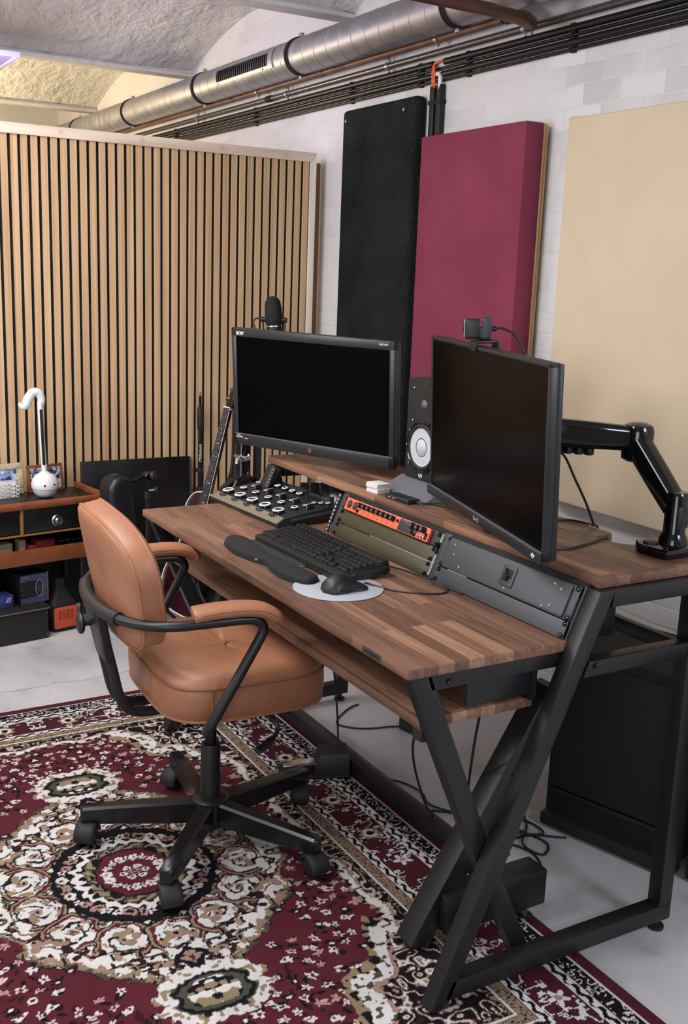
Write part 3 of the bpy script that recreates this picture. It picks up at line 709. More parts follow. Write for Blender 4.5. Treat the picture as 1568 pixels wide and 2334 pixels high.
    panel(1.005, 0, U, 'olive_panel'); panel(1.005, U, 2*U, 'olive_panel')
    panel(.4905, 0, U, 'grey_panel')
    p = panel(.4905, U, 3*U, 'grey_panel')
    M = RK(.4905)
    q = B().prism(rrect(.446, 2*U-.006, .006), .006, M@Matrix.Translation((.4826/2-.003, 2*U, .003)), .001).build('power_box_front', 'grey_panel', t)
    for x, y in ((.042, .024), (.05, -.0), (.085, -.024), (.262, -.028), (.418, -.022), (.433, .02), (.41, -.004+.03), (.395, -.03)):
        B().lathe([(.0032, 0), (.003, .0012), (.001, .0014)], M@Vector((x, 2*U+y, .009)), M.to_3x3()@Vector((0, 0, 1)), 10).build('screw', 'chrome', q)
    sw = B().prism(rrect(.046, .05, .005), .003, M@Matrix.Translation((.262, 2*U+.002, .009)), .0008).build('inlet_plate', 'dark_grey', q)
    B().prism(rrect(.028, .03, .003), .002, M@Matrix.Translation((.262, 2*U+.004, .0115)), .0005).build('rocker_switch', 'black_gloss', sw)
    B().box((.462, .06, .745), (.60, .44, .85), .004).build('power_box_body', 'black_steel', t)
    B().lathe([(.005, 0), (.004, .002)], (.545, .0605, .79), (0, -1, 0), 10).build('screw', 'steel', t)
desk()

def audio_interface():
    U = .0398; M = RK(1.005); w = .4826; Z = M.to_3x3()@Vector((0, 0, 1))
    t = thing('audio_interface', 'orange-red rack audio interface with black knobs in the left rack bay', 'audio interface', M@Vector((w/2, 2.5*U, 0)))
    ear = B().box((.002, 2*U+.001, 0), (w-.002, 3*U-.001, .0025), .0008, M=M).build('rack_ears', 'black_steel', t)
    for x in (.008, w-.008):
        for sy in (2*U+.007, 3*U-.007):
            B().lathe([(.0058, 0), (.0058, .002), (.0046, .0045), (.002, .0052)], M@Vector((x, sy, .0025)), Z, 14).build('rack_screw', 'black_gloss', ear)
    x0, x1 = .024, w-.036
    B().box((x0, 2*U+.0015, .0026), (x1, 3*U-.0015, .014), .0025, 3, M=M).build('front_panel', 'orange_metal', t)
    def k(name, x, s, r, h, mat, r2=None): return B().lathe([(r, 0), (r, h*.7), ((r2 or r*.85), h), (r*.3, h)], M@Vector((x, 2*U+s, .014)), Z, 18).build(name, mat, t)
    for x in (.048, .078):
        c = k('combo_jack', x, U*.52, .0118, .002, 'black_plastic')
        B().lathe([(.008, 0), (.0075, .0008), (.003, .001)], M@Vector((x, 2*U+U*.52, .016)), Z, 16).build('jack_socket', 'dark_grey', c)
        B().lathe([(.0032, 0), (.0028, .0012), (.001, .0014)], M@Vector((x, 2*U+U*.52, .017)), Z, 10).build('jack_pin', 'steel', c)
    k('small_switch', .098, U*.25, .005, .004, 'black_gloss')
    for i in range(8):
        x = .106+i*.0245; kk = k('gain_knob', x, U*.68, .0078, .013, 'black_plastic')
        B().lathe([(.004, 0), (.0036, .001), (.001, .0012)], M@Vector((x, 2*U+U*.68, .027)), Z, 10).build('knob_cap', 'steel', kk)
    for i in range(8): k('status_light', .106+i*.0245, U*.22, .0014, .001, 'dark_wine')
    k('phantom_button', .299, U*.66, .0045, .004, 'black_gloss')
    d = B().box((.308, 2*U+.004, .014), (.395, 3*U-.004, .0155), .001, M=M).build('meter_display', 'dark_grey', t)
    for i in range(10): B().box((.314+i*.0052, 3*U-.008, .0155), (.3165+i*.0052, 3*U-.0065, .0159), M=M).build('meter_mark', 'grey_print', d)
    for x, s, r in ((.375, .7, .009), (.401, .7, .0085), (.424, .72, .0085)):
        kk = k('monitor_knob', x, U*s, r, .015, 'black_plastic'); B().lathe([(.004, 0), (.0036, .001), (.001, .0012)], M@Vector((x, 2*U+U*s, .029)), Z, 10).build('knob_cap', 'steel', kk)
    for x, s in ((.376, .32), (.388, .2)): k('select_button', x, U*s, .0042, .006, 'black_gloss')
    for x in (.408, .423):
        c = k('headphone_jack', x, U*.22, .0055, .002, 'chrome'); B().lathe([(.003, 0), (.003, .0006), (.001, .0007)], M@Vector((x, 2*U+U*.22, .016)), Z, 10).build('jack_socket', 'black_matte', c)
    B().box((.434, 2*U+.006, .014), (.442, 2*U+.024, .0175), .001, M=M).build('power_switch', 'black_gloss', t)
audio_interface()

# steel stand standing on the floor inside the right end of the desk
t = thing('floor_stand', 'low black steel stand with slanted leg under the right end of the desk', 'stand', (.35, .17, 0))
B().prism([(.152, .03), (.202, .012), (.53, .54), (.53, .60), (.505, .60)], .062, XZ(.215), .003).build('slanted_leg', 'black_steel', t)
B().box((.23, .125, .05), (.523, .195, .142), .004).build('cross_tube', 'black_steel', t)
B().lathe([(.02, 0), (.02, .01), (.008, .014), (.008, .05)], (.49, .16, .001), (0, 0, 1), 18).build('foot', 'steel', t)
B().lathe([(.02, 0), (.02, .008), (.008, .012), (.008, .03)], (.18, .184, .0095), (0, 0, 1), 18).build('foot', 'rubber', t)
for z in (.40, .45): B().lathe([(.007, 0), (.007, .003), (.004, .005)], (.345+(z-.33)*.63+.03, .1528, z), (0, -1, 0), 12).build('bolt', 'black_gloss', t)

# ================================================================ office chair
def chair():
    cx, cy = -.055, .83; zr = .009
    t = thing('office_chair', 'tan leather swivel office chair with black tube arms and five castors', 'chair', (cx, cy, zr))
    M = Matrix.Translation((cx, cy, 0))@Matrix.Rotation(R(-3), 4, 'Z')
    # seat cushion: local x forward, y left
    sx = .035; a, b = .222, .245
    N = 72
    def ring(ka, kb, z, n=4.2, dish=0.):
        return [Vector((sx+x*ka, y*kb, z-dish*(abs(y)/b)**2)) for x, y in supere(a, b, n, N)]
    def puff(k):     # crowned top drawn down by one central button with soft radial folds
        out = []
        for p in ring(k, k, 0, 2.2+2*k):
            x, y = p.x-sx, p.y; rr = math.hypot(x, y); an = math.atan2(y, x)
            z = .584-.022*k**6-.016*math.exp(-(rr/.075)**2)-.007*abs(math.cos(2*an))**14*math.exp(-((rr-.06)/.09)**2)
            out.append(Vector((p.x, p.y, z)))
        return out
    bd = B()
    bd.ringloft([ring(.90, .90, .452), ring(.965, .965, .456), ring(.985, .985, .463), ring(1.0, 1.0, .49), ring(1.0, 1.0, .52), ring(.985, .985, .545), ring(.955, .955, .562, 3.8)]+[puff(k) for k in (.90, .84, .76, .68, .60, .52, .44, .36, .28, .2, .13, .07, .03)])
    seat = bd.build('seat', 'leather', t, M, 80)
    B().tube(ring(.992, .992, .543), .0034, 8, True, 1).build('piping', 'leather_dark', seat, M)
    B().tube(ring(.978, .978, .459), .0042, 8, True, 1).build('piping', 'leather', seat, M)
    B().tube([(sx-.12, -b*1.0-.0005, .462), (sx-.12, -b*1.002, .50), (sx-.12, -b*.99, .542)], .0018, 6).build('seam', 'leather_dark', seat, M)
    B().sphere((sx, 0, .5685), .011, (1, 1, .45)).build('tuft_button', 'leather_dark', seat, M)
    # backrest: outline in (lateral, height), reclined
    rec = R(11)
    def bk(u, h, d):   # u lateral, h height along slope from the bottom, d forward
        curve = .055*(u/.235)**2*.5
        return Vector((-.247-h*math.sin(rec)+(d+curve)*math.cos(rec), u, .635+h*math.cos(rec)+(d+curve)*math.sin(rec)))
    def outline(k, n=64):
        pts = []
        for i in range(n):
            th = 2*PI*i/n; c, s_ = math.cos(th), math.sin(th)
            if s_ > 0: e = 2.5; u = .236*math.copysign(abs(c)**(2/e), c); h = .17+.15*abs(s_)**(2/e)
            else: e = 5.5; u = .236*math.copysign(abs(c)**(2/e), c); h = .17-.175*abs(s_)**(2/e)
            # lower half narrows slightly
            kk = 1-.10*max(0, (.17-h)/.17)
            pts.append((u*k*kk, .165+(h-.165)*k))
        return pts
    T = .074
    lay = [(.02, .008), (.3, .002), (.6, -.001), (.85, .001), (.96, .004), (.99, .009), (1.0, .016), (1.0, T-.018), (.985, T-.008), (.94, T), (.8, T+.009), (.5, T+.016), (.2, T+.018), (.02, T+.018)]
    bb = B(); bb.ringloft([[bk(u, h, d-.02) for u, h in outline(k)] for k, d in lay])
    back = bb.build('backrest', 'leather', t, M, 80)
    B().tube([bk(u, h, .012-.02) for u, h in outline(.994)], .0036, 8, True, 1).build('piping', 'leather', back, M)
    B().tube([bk(u, h, T-.013-.02) for u, h in outline(.994)], .0036, 8, True, 1).build('piping', 'leather', back, M)
    # tubular arm frame: one tube on each side plus the sleeve around the back
    for s in (-1, 1):
        P = [(-.02, s*.07, .425), (-.055, s*.15, .424), (-.085, s*.215, .428), (-.105, s*.262, .448), (-.09, s*.278, .49), (.005, s*.288, .66), (.022, s*.289, .70), (.005, s*.289, .722), (-.03, s*.288, .728), (-.12, s*.283, .727), (-.19, s*.272, .725), (-.245, s*.235, .722), (-.288, s*.16, .719), (-.305, s*.085, .717)]
        B().tube(P, .0125, 14, sub=5).build('arm_tube', 'black_steel', t, M)
        A = [(-.150, s*.276, .748), (-.135, s*.278, .751), (-.09, s*.282, .755), (-.03, s*.286, .755), (.015, s*.289, .748), (.046, s*.29, .731), (.052, s*.29, .722)]
        e = lambda q: min(1, (max(0, q)/.05)**.5 if q < .05 else 1)*min(1, ((1-q)/.04)**.5 if q > .96 else 1)+.05
        pad = B().tube(A, .033, 20, sub=6, r2=.0175, up=(0, 0, 1), ends=e).build('armrest_pad', 'leather', t, M)
        for q in (-1, 1):
            Q = [Vector(p)+Vector((0, q*.0318, .004)) for p in A[1:-1]]
            B().tube(Q, .0028, 8, sub=5).build('piping', 'leather_dark', pad, M)
    B().tube([(-.288, -.16, .719), (-.305, -.085, .717), (-.310, 0, .716), (-.305, .085, .717), (-.288, .16, .719)], .0165, 16, sub=6).build('rear_sleeve', 'black_plastic', t, M)
    B().prism([(-.075, .0), (.075, .0), (.062, -.10), (.05, -.16), (-.05, -.16), (-.062, -.10)], .022, frame((-.318, 0, .725), (0, -1, 0), (-.2, 0, .98), (-.98, 0, -.2))@Matrix.Translation((0, 0, -.018)), .004).build('back_bracket', 'black_plastic', t, M)
    kn = B().lathe([(.008, 0), (.008, .02), (.022, .0215), (.026, .025), (.0265, .029), (.024, .033), (.016, .0365), (.004, .038)], (-.312, .0, .665), (-.98, 0, .0), 36).build('tension_knob', 'black_plastic', t, M, 70)
    for s in (-1, 1):
        P = [(-.288, s*.036, .62), (-.270, s*.036, .54), (-.255, s*.036, .475), (-.235, s*.036, .44), (-.20, s*.036, .425), (-.12, s*.036, .424), (.0, s*.036, .424)]
        B().tube(P, .013, 12, sub=5).build('back_upright', 'black_steel', t, M)
    B().box((-.11, -.075, .425), (.10, .075, .452), .008, 3).build('tilt_mechanism', 'black_plastic', t, M)
    B().tube([(.02, -.06, .43), (.06, -.12, .425), (.10, -.18, .415), (.105, -.2, .39), (.08, -.215, .372)], .006, 10, sub=5).build('height_lever', 'black_plastic', t, M)
    B().tube([(.085, -.212, .375), (.06, -.225, .366), (.035, -.235, .362)], .012, 12, sub=4, r2=.009).build('lever_paddle', 'black_plastic', t, M)
    # gas column and five-star base
    B().lathe([(.0155, .26), (.0155, .43)], (0, 0, 0), (0, 0, 1), 24).build('gas_piston', 'black_gloss', t, M)
    B().lathe([(.0265, .13), (.0265, .285), (.0245, .29), (.018, .292)], (0, 0, 0), (0, 0, 1), 28).build('gas_column', 'black_steel', t, M)
    hub = B().lathe([(.03, .05), (.043, .058), (.046, .07), (.046, .115), (.044, .122), (.05, .126), (.05, .132), (.044, .138), (.03, .142), (.027, .142)], (0, 0, 0), (0, 0, 1), 32).build('base_hub', 'black_steel', t, M)
    for k in range(5):
        an = R(13+72*k+3); L = .342
        Q = M@Matrix.Rotation(an, 4, 'Z')
        rings = []
        for x, w_, z0, z1 in ((.034, .023, .066, .131), (.12, .0215, .064, .126), (.25, .0195, .066, .120), (L-.006, .018, .068, .115), (L, .014, .072, .111)):
            c = .006; rings.append([Vector((x, y, z)) for y, z in ((-w_, z0+c), (-w_+c, z0), (w_-c, z0), (w_, z0+c), (w_, z1-c), (w_-c, z1), (-w_+c, z1), (-w_, z1-c))])
        bb = B(); bb.ringloft(rings); leg = bb.build('base_leg', 'black_satin', t, Q, 40)
        # castor, trailing at its own angle
        W = Q@Matrix.Translation((L-.02, 0, 0))@Matrix.Rotation(R((-115, -150, -125, -95, -80)[k])-an, 4, 'Z')@Matrix.Translation((.012, 0, zr))
        bb = B(); r = .0285
        rings = []; ys_ = (-.0275, -.025, -.018, -.007, .007, .018, .025, .0275); ks_ = (.80, .91, .985, 1.0, 1.0, .985, .91, .80)
        for i in range(13):
            th = R(-12+i*(192/12)); rr = r+.0085
            rings.append([Vector((rr*k_*math.cos(th), y, .0285+rr*k_*math.sin(th))) for y, k_ in zip(ys_, ks_)]+[Vector(((rr*k_-.004)*math.cos(th), y*.9, .0285+(rr*k_-.004)*math.sin(th))) for y, k_ in list(zip(ys_, ks_))[::-1]])
        bb.ringloft(rings); bb.box((-.004, -.005, .03), (.004, .005, .055), .001)
        hood = bb.build('castor', 'rubber', t, W, 50)
        for s in (-1, 1):
            B().lathe([(r-.006, -.0085), (r, -.006), (r, .006), (r-.006, .0085)], (0, s*.013, .0285), (0, 1, 0), 24).build('castor_wheel', 'black_plastic', hood, W)
        B().cyl((-.012, 0, .05), (-.012, 0, .078), .007, n=12).build('castor_stem', 'steel', hood, W)
chair()

# ================================================================ monitors
def monitor(c, yaw, tilt, roll, w_, h_, dep, name, label, lip):
    a, t_, s_ = R(yaw), R(tilt), R(roll)
    wd = Vector((math.cos(a), math.sin(a), 0)); nb = Vector((-math.sin(a), math.cos(a), 0))
    up = math.cos(t_)*Vector((0, 0, 1))+math.sin(t_)*nb
    w2 = wd*math.cos(s_)+up*math.sin(s_); u2 = -wd*math.sin(s_)+up*math.cos(s_); fr = w2.cross(u2)
    M = frame(c, w2, u2, fr)           # local x right, y up, z toward the viewer, z=0 the front plane
    t = thing(name, label, 'monitor', M@Vector((0, -h_/2, -dep/2)))
    return t, M, fr
# left monitor
t, M, Z = monitor((.489, 1.344, 1.143), -65.7, -4.2, -.45, .64, .388, .05, 'monitor', 'wide black monitor at the left, with a brand name in its top left corner', False)
w_, h_ = .64, .388
b = B()
b.box((-w_/2, h_/2-.028, -.02), (w_/2, h_/2, 0), .002, M=M).box((-w_/2, -h_/2, -.02), (w_/2, -h_/2+.036, 0), .002, M=M).box((-w_/2, -h_/2, -.02), (-w_/2+.019, h_/2, 0), .002, M=M).box((w_/2-.019, -h_/2, -.02), (w_/2, h_/2, 0), .002, M=M)
b.build('bezel', 'bezel', t)
B().box((-w_/2+.0185, -h_/2+.0355, -.02), (w_/2-.0185, h_/2-.0275, -.004), M=M).build('screen', 'screen', t)
B().box((-w_/2+.004, -h_/2+.036, -.004), (w_/2-.004, -h_/2+.0385, .0006), M=M).build('bezel_edge', 'bezel_grey', t)
bb = B(); bb.box((-w_/2+.002, -h_/2+.002, -.038), (w_/2-.002, h_/2-.002, -.02), .004, M=M)
bb.prism(rrect(.42, .24, .04), .03, M@Matrix.Translation((0, .0, -.068)), .01); bb.build('back_shell', 'black_plastic', t)
text('acer', 'maker_mark', .022, M@Matrix.Translation((-w_/2+.038, h_/2-.0145, .0004)), 'white_print', t, spacing=.92)
text('XB271HK', 'model_mark', .008, M@Matrix.Translation((w_/2-.04, h_/2-.012, .0004)), 'white_print', t)
text('G-SYNC', 'feature_mark', .0085, M@Matrix.Translation((-w_/2+.024, -h_/2+.026, .0004)), 'white_print', t)
text('NVIDIA', 'feature_mark', .0045, M@Matrix.Translation((-w_/2+.02, -h_/2+.0325, .0004)), 'white_print', t)
b = B(); Q = M@Matrix.Translation((-w_/2+.052, -h_/2+.026, 0)); b.prism([(-.006, -.004), (.006, -.004), (.006, -.0025), (-.006, -.0025)], .0006, Q); b.tube([(-.005, -.002, .0004), (-.004, .003, .0004), (0, .005, .0004), (.004, .003, .0004), (.005, -.002, .0004)], .0007, 6)
bm_ = b.build('feature_mark', 'white_print', t)
Q = M@Matrix.Translation((.0, -h_/2+.018, 0))
B().prism([(0, -.010), (.004, -.006), (.0085, .009), (.005, .004), (.003, .010), (0, .003), (-.003, .010), (-.005, .004), (-.0085, .009), (-.004, -.006)], .0007, Q).build('crest_mark', 'red_print', t)
text('PREDATOR', 'series_mark', .0095, M@Matrix.Translation((.052, -h_/2+.017, .0004)), 'dark_grey', t, spacing=1.1)
pb = Vector((.735, 1.40, 0)); pv = M@Vector((0, -.02, -.075))
B().tube([pv, (pv+pb)/2+Vector((0, 0, pv.z/2+.02)), (pb.x, pb.y, pv.z)], .018, 12, sub=4).build('stand_arm', 'black_plastic', t)
B().lathe([(.045, 0), (.044, .007), (.03, .011), (.02, .012), (.02, .22)], (pb.x, pb.y, ZS+.0005), (0, 0, 1), 36).build('stand_base', 'black_plastic', t)

# right monitor on the arm
t, M, Z = monitor((.445, .396, 1.156), -104.57, -2.98, -1.03, .70, .42, .05, 'monitor', 'large black monitor on an arm at the right, turned sideways, camera on top', True)
w_, h_ = .70, .42
b = B()
b.box((-w_/2, h_/2-.009, -.02), (w_/2, h_/2, 0), .0015, M=M).box((-w_/2, -h_/2+.0, -.02), (-w_/2+.009, h_/2, 0), .0015, M=M).box((w_/2-.009, -h_/2, -.02), (w_/2, h_/2, 0), .0015, M=M)
b.box((-w_/2, -h_/2-.002, -.02), (w_/2, -h_/2+.02, 0), .0015, M=M); b.build('bezel', 'bezel', t)
B().box((-w_/2+.0088, -h_/2+.0195, -.02), (w_/2-.0088, h_/2-.0088, -.002), M=M).build('screen', 'screen', t)
lp = B().box((-w_/2, -h_/2-.004, 0), (w_/2-.002, -h_/2+.0205, .008), .0018, M=M).build('bottom_lip', 'bezel', t)
B().box((-w_/2+.001, -h_/2+.0205, -.0005), (w_/2-.003, -h_/2+.0222, .0078), M=M).build('lip_edge', 'bezel_grey', t)
bb = B(); bb.box((-w_/2+.001, -h_/2+.001, -.034), (w_/2-.001, h_/2-.001, -.02), .004, M=M); bb.prism(rrect(.44, .26, .05), .02, M@Matrix.Translation((0, -.02, -.053)), .008); bb.build('back_shell', 'black_plastic', t)
text('BenQ', 'maker_mark', .015, M@Matrix.Translation((0, -h_/2+.008, .0082)), 'grey_print', t)
B().box((.012, -h_/2-.018, -.02), (.05, -h_/2-.002, -.004), .002, M=M).build('sensor_bump', 'black_plastic', t)
b = B()
for x, y in ((-.006, .0), (.0, .004), (.0, -.003), (.006, .001)): b.prism(rrect(.006, .005, .002), .0006, M@Matrix.Translation((w_/2-.032+x, -h_/2+.008+y, .0078)))
b.build('sticker_mark', 'white_print', t)
MR = M
# webcam clipped on the top edge
Qc = MR@Matrix.Translation((-.055, h_/2, -.008))
t = thing('webcam', 'small black webcam clipped on the top edge of the right monitor', 'webcam', Qc@Vector((0, 0, 0)))
Qb = Qc@Matrix.Translation((-.004, .040, .003))@Matrix.Rotation(R(-22), 4, 'Y')@Matrix.Scale(.82, 4)
bb = B(); bb.prism(rrect(.034, .058, .009), .042, Qb@Matrix.Translation((0, 0, -.012)), .003); bb.build('camera_body', 'black_plastic', t)
bb = B(); bb.prism(rrect(.040, .064, .009), .028, Qb@Matrix.Translation((0, 0, -.046)), .006); bb.prism(rrect(.026, .034, .006), .043, Qb@Matrix.Translation((0, -.012, -.042))@Matrix.Rotation(0, 4, 'X'), .002); bb.build('camera_shell', 'dark_grey', t)
bb = B(); bb.prism(rrect(.03, .054, .008), .0035, Qb@Matrix.Translation((0, 0, .030)), .0012); bb.build('front_ring', 'grey_print', t)
B().lathe([(.0105, 0), (.0105, .002), (.007, .0025), (.002, .001)], Qb@Vector((0, .004, .0335)), Qb.to_3x3()@Vector((0, 0, 1)), 22).build('lens', 'dark_lens', t)
bb = B(); bb.box((-.018, .006, -.05), (.018, .013, .012), .002, M=Qc).box((-.018, -.012, .0085), (.018, .013, .0125), .002, M=Qc).box((-.018, -.02, -.052), (.018, .012, -.044), .002, M=Qc).cyl(Qc@Vector((-.004, .01, -.015)), Qc@Vector((-.006, .014, -.015)), .011, n=16)
bb.build('clip', 'black_plastic', t)
p = Qb@Vector((0, 0, -.046)); q = Qb.to_3x3()@Vector((0, 0, -1))
B().tube([p, p+q*.014], .006, 10, sub=1).build('cable_boot', 'black_plastic', t)
B().tube([p+q*.012, p+q*.03+Vector((0, 0, .001)), p+q*.06+Vector((0, -.004, -.012)), p+q*.085+Vector((.0, -.01, -.045)), p+q*.1+Vector((0, -.015, -.1)), p+q*.095+Vector((0, -.015, -.2)), (.62, .42, .93)], .0028, 8, sub=6).build('cable', 'black_plastic', t)

# monitor arm
t = thing('monitor_mount', 'black gas-spring monitor arm bolted at the right end of the upper shelf', 'monitor arm', (.775, .09, ZS))
B().prism([(-.062, -.052), (.06, -.052), (.072, -.03), (.072, .04), (.05, .062), (-.045, .062), (-.068, .03), (-.068, -.03)], .022, Matrix.Translation((.775, .085, ZS+.0005)), .004).build('base_plate', 'black_gloss', t)
B().lathe([(.0185, 0), (.0185, .004), (.012, .006), (.003, .0065)], (.735, .105, ZS+.0225), (0, 0, 1), 22).build('base_cap', 'black_plastic', t)
B().lathe([(.034, 0), (.033, .012), (.027, .024), (.0255, .03), (.0255, .115), (.022, .122)], (.785, .085, ZS+.022), (0, 0, 1), 28).build('column', 'black_gloss', t)
def beam(name, p, q, wa, ha, wb, hb, nose=.0):
    p = Vector(p); q = Vector(q); d = (q-p).normalized(); sd = d.cross(Vector((0, 0, 1))).normalized(); up = sd.cross(d)
    b = B(); rings = []
    for k, ww, hh in ((0, wa*.75, ha*.7), (.04, wa, ha), (.5, (wa+wb)/2*1.02, (ha+hb)/2*1.02), (.96, wb, hb), (1, wb*.75, hb*.7)):
        c = p+(q-p)*k; rings.append([c+sd*x+up*y for x, y in rrect(ww, hh, min(ww, hh)*.32, 4)])
    b.ringloft(rings); return b.build(name, 'black_gloss', t)
beam('lower_arm', (.785, .085, 1.02), (.808, .245, 1.145), .05, .056, .052, .062)
B().box((.768, .06, .975), (.805, .105, 1.03), .006).build('lower_pivot', 'black_plastic', t)
B().lathe([(.028, -.052), (.036, -.046), (.038, -.02), (.038, .024), (.033, .036), (.018, .042), (.003, .043)], (.812, .252, 1.155), (0, 0, 1), 28).build('elbow', 'black_gloss', t)
beam('upper_arm', (.808, .25, 1.158), (.575, .405, 1.168), .048, .06, .054, .074)
for k in range(4):
    c = Vector((.575, .405, 1.13))+(Vector((.808, .25, 1.12))-Vector((.575, .405, 1.13)))*(.33+.09*k)
    B().box(c+Vector((-.012, -.01, -.012)), c+Vector((.008, .01, .012)), .004).build('cable_clip', 'black_plastic', t)
B().cyl(MR@Vector((0, 0, -.058)), (.565, .41, 1.165), .022, n=20).build('tilt_head', 'black_plastic', t)
B().prism(rrect(.11, .11, .01), .005, MR@Matrix.Translation((0, 0, -.0585)), .001).build('mount_plate', 'black_steel', t)

# ================================================================ studio speaker and foam pad
xs_, yc = .592, .853; zb = .957
t = thing('studio_speaker', 'black studio speaker with white woofer cone on grey foam, between the monitors', 'speaker', (xs_+.1, yc, zb))
B().box((xs_, yc-.085, zb), (xs_+.22, yc+.085, zb+.285), .004, 3).build('cabinet', 'black_matte', t)
F = lambda z: Vector((xs_, yc, zb+z))
B().lathe([(.060, 0), (.060, .003), (.055, .004), (.032, .0016), (.02, .0012)], F(.212), (-1, 0, 0), 48, 1, 1).build('tweeter_waveguide', 'black_plastic', t)
B().lathe([(.0165, -.006), (.016, .001), (.012, .005), (.005, .0075), (.001, .008)], F(.214), (-1, 0, 0), 28).build('tweeter_grille', 'dome_mesh', t)
B().lathe([(.0745, 0), (.0745, .003), (.07, .005), (.066, .003)], F(.094), (-1, 0, 0), 56, cap=False).build('woofer_frame', 'black_gloss', t)
B().lathe([(.0665, .003), (.063, .007), (.058, .007), (.054, .002)], F(.094), (-1, 0, 0), 56, cap=False).build('woofer_surround', 'rubber', t)
B().lathe([(.055, .0025), (.0545, .0034), (.04, .0012), (.0255, -.0005+.001)], F(.094), (-1, 0, 0), 56).build('woofer_cone', 'white_cone', t)
B().lathe([(.0272, .0004), (.0268, .003), (.0248, .003)], F(.094), (-1, 0, 0), 40, cap=False).build('cap_ring', 'black_plastic', t)
B().lathe([(.0248, .001), (.022, .0035), (.014, .007), (.006, .0085), (.001, .0088)], F(.094), (-1, 0, 0), 36).build('dust_cap', 'white_cone', t)
for y, z in ((-.05, .26), (.05, .26), (-.05, .168), (.05, .168), (.062, .138), (-.062, .138), (.076, .094), (-.062, .042), (.062, .042)):
    B().lathe([(.004, 0), (.004, .0026), (.0022, .0022), (.001, .001)], F(z)+Vector((0, y, 0)), (-1, 0, 0), 12).build('screw', 'steel', t)
b = B(); b.tube([F(.015)+Vector((-.001, .0085*math.cos(2*PI*k/24), .0085*math.sin(2*PI*k/24))) for k in range(24)], .0008, 6, True, 1)
for k in range(3):
    a = 2*PI*k/3+PI/2; d = Vector((0, math.cos(a), math.sin(a))); n_ = Vector((0, -math.sin(a), math.cos(a)))
    for s in (-1, 1): b.tube([F(.015)+Vector((-.001, 0, 0))+d*.001+n_*s*.0012, F(.015)+Vector((-.001, 0, 0))+d*.0075+n_*s*.0012], .0007, 5, sub=1)
b.build('logo', 'white_print', t)
t = thing('foam_pad', 'grey foam wedge under the studio speaker', 'foam pad', (.62, .85, ZS))
B().prism([(.521, ZS+.0005), (.60, ZS+.0405), (.82, ZS+.0405), (.82, ZS+.0005)], .235, XZ(.965), .002).build('wedge', 'foam_grey', t)

# ================================================================ small things on the shelf
t = thing('card_stack', 'small block of white cards beside the foam wedge on the shelf', 'cards', (.494, .92, ZS))
Mc = Matrix.Translation((.494, .922, ZS+.0006))@Matrix.Rotation(R(5), 4, 'Z')
for i, (dx, dy, h) in enumerate(((0, 0, .008), (.0015, -.001, .006), (-.001, .0012, .008), (.0008, .0005, .005))):
    z0 = (0, .0082, .0144, .0226)[i]
    B().box((-.022+dx, -.027+dy, z0), (.022+dx, .027+dy, z0+h), .001, M=Mc).build('card_pack', 'paper', t)
t = thing('usb_hub', 'flat black hub with ports and a short cable, on the front of the shelf', 'hub', (.525, .80, ZS))
Mh = Matrix.Translation((.498, .800, ZS+.0006))@Matrix.Rotation(R(3), 4, 'Z')
B().box((-.021, -.055, 0), (.021, .055, .0125), .003, 3, M=Mh).build('hub_body', 'black_plastic', t)
for y in (.033, .012, -.012, -.03): B().box((-.0214, y-.0065, .004), (-.0208, y+.0065, .0068), M=Mh).build('port', 'grey_print' if y > 0 else 'black_matte', t)
B().tube([Mh@Vector((.005, -.054, .006)), Mh@Vector((.008, -.075, .006)), (.55, .70, ZS+.004), (.575, .64, ZS+.0035), (.62, .58, ZS+.0035), (.70, .55, ZS+.0035)], .0028, 8).build('cable', 'black_plastic', t)
tag(B().tube([(.63, .378, 1.128), (.645, .362, 1.125), (.671, .35, 1.105), (.71, .35, 1.048), (.75, .35, .989), (.776, .35, .945), (.788, .35, ZS+.008), (.803, .35, ZS-.004), (.812, .35, .86), (.812, .35, .80)], .0032, 8).build('cable', 'black_plastic', None), 'black cable hanging from the monitor arm down to the rear shelf edge', 'cable')
tag(B().tube([(.62, .49, ZS+.0036), (.728, .444, ZS+.0036), (.774, .424, ZS+.0036), (.786, .395, ZS+.0036), (.790, .375, ZS+.0036), (.803, .37, ZS-.002), (.810, .37, .87), (.810, .37, .80)], .003, 8).build('cable', 'black_plastic', None), 'black cable lying on the shelf behind the right monitor, farther back of two', 'cable')
tag(B().tube([(.495, .221, ZS+.0036), (.525, .209, ZS+.0036), (.571, .197, ZS+.0036), (.64, .211, ZS+.0036), (.71, .238, ZS+.0036), (.731, .247, ZS+.001), (.742, .25, .89), (.746, .25, .80)], .003, 8).build('cable', 'black_plastic', None), 'black cable running into the cut-out at the right rear of the shelf', 'cable')

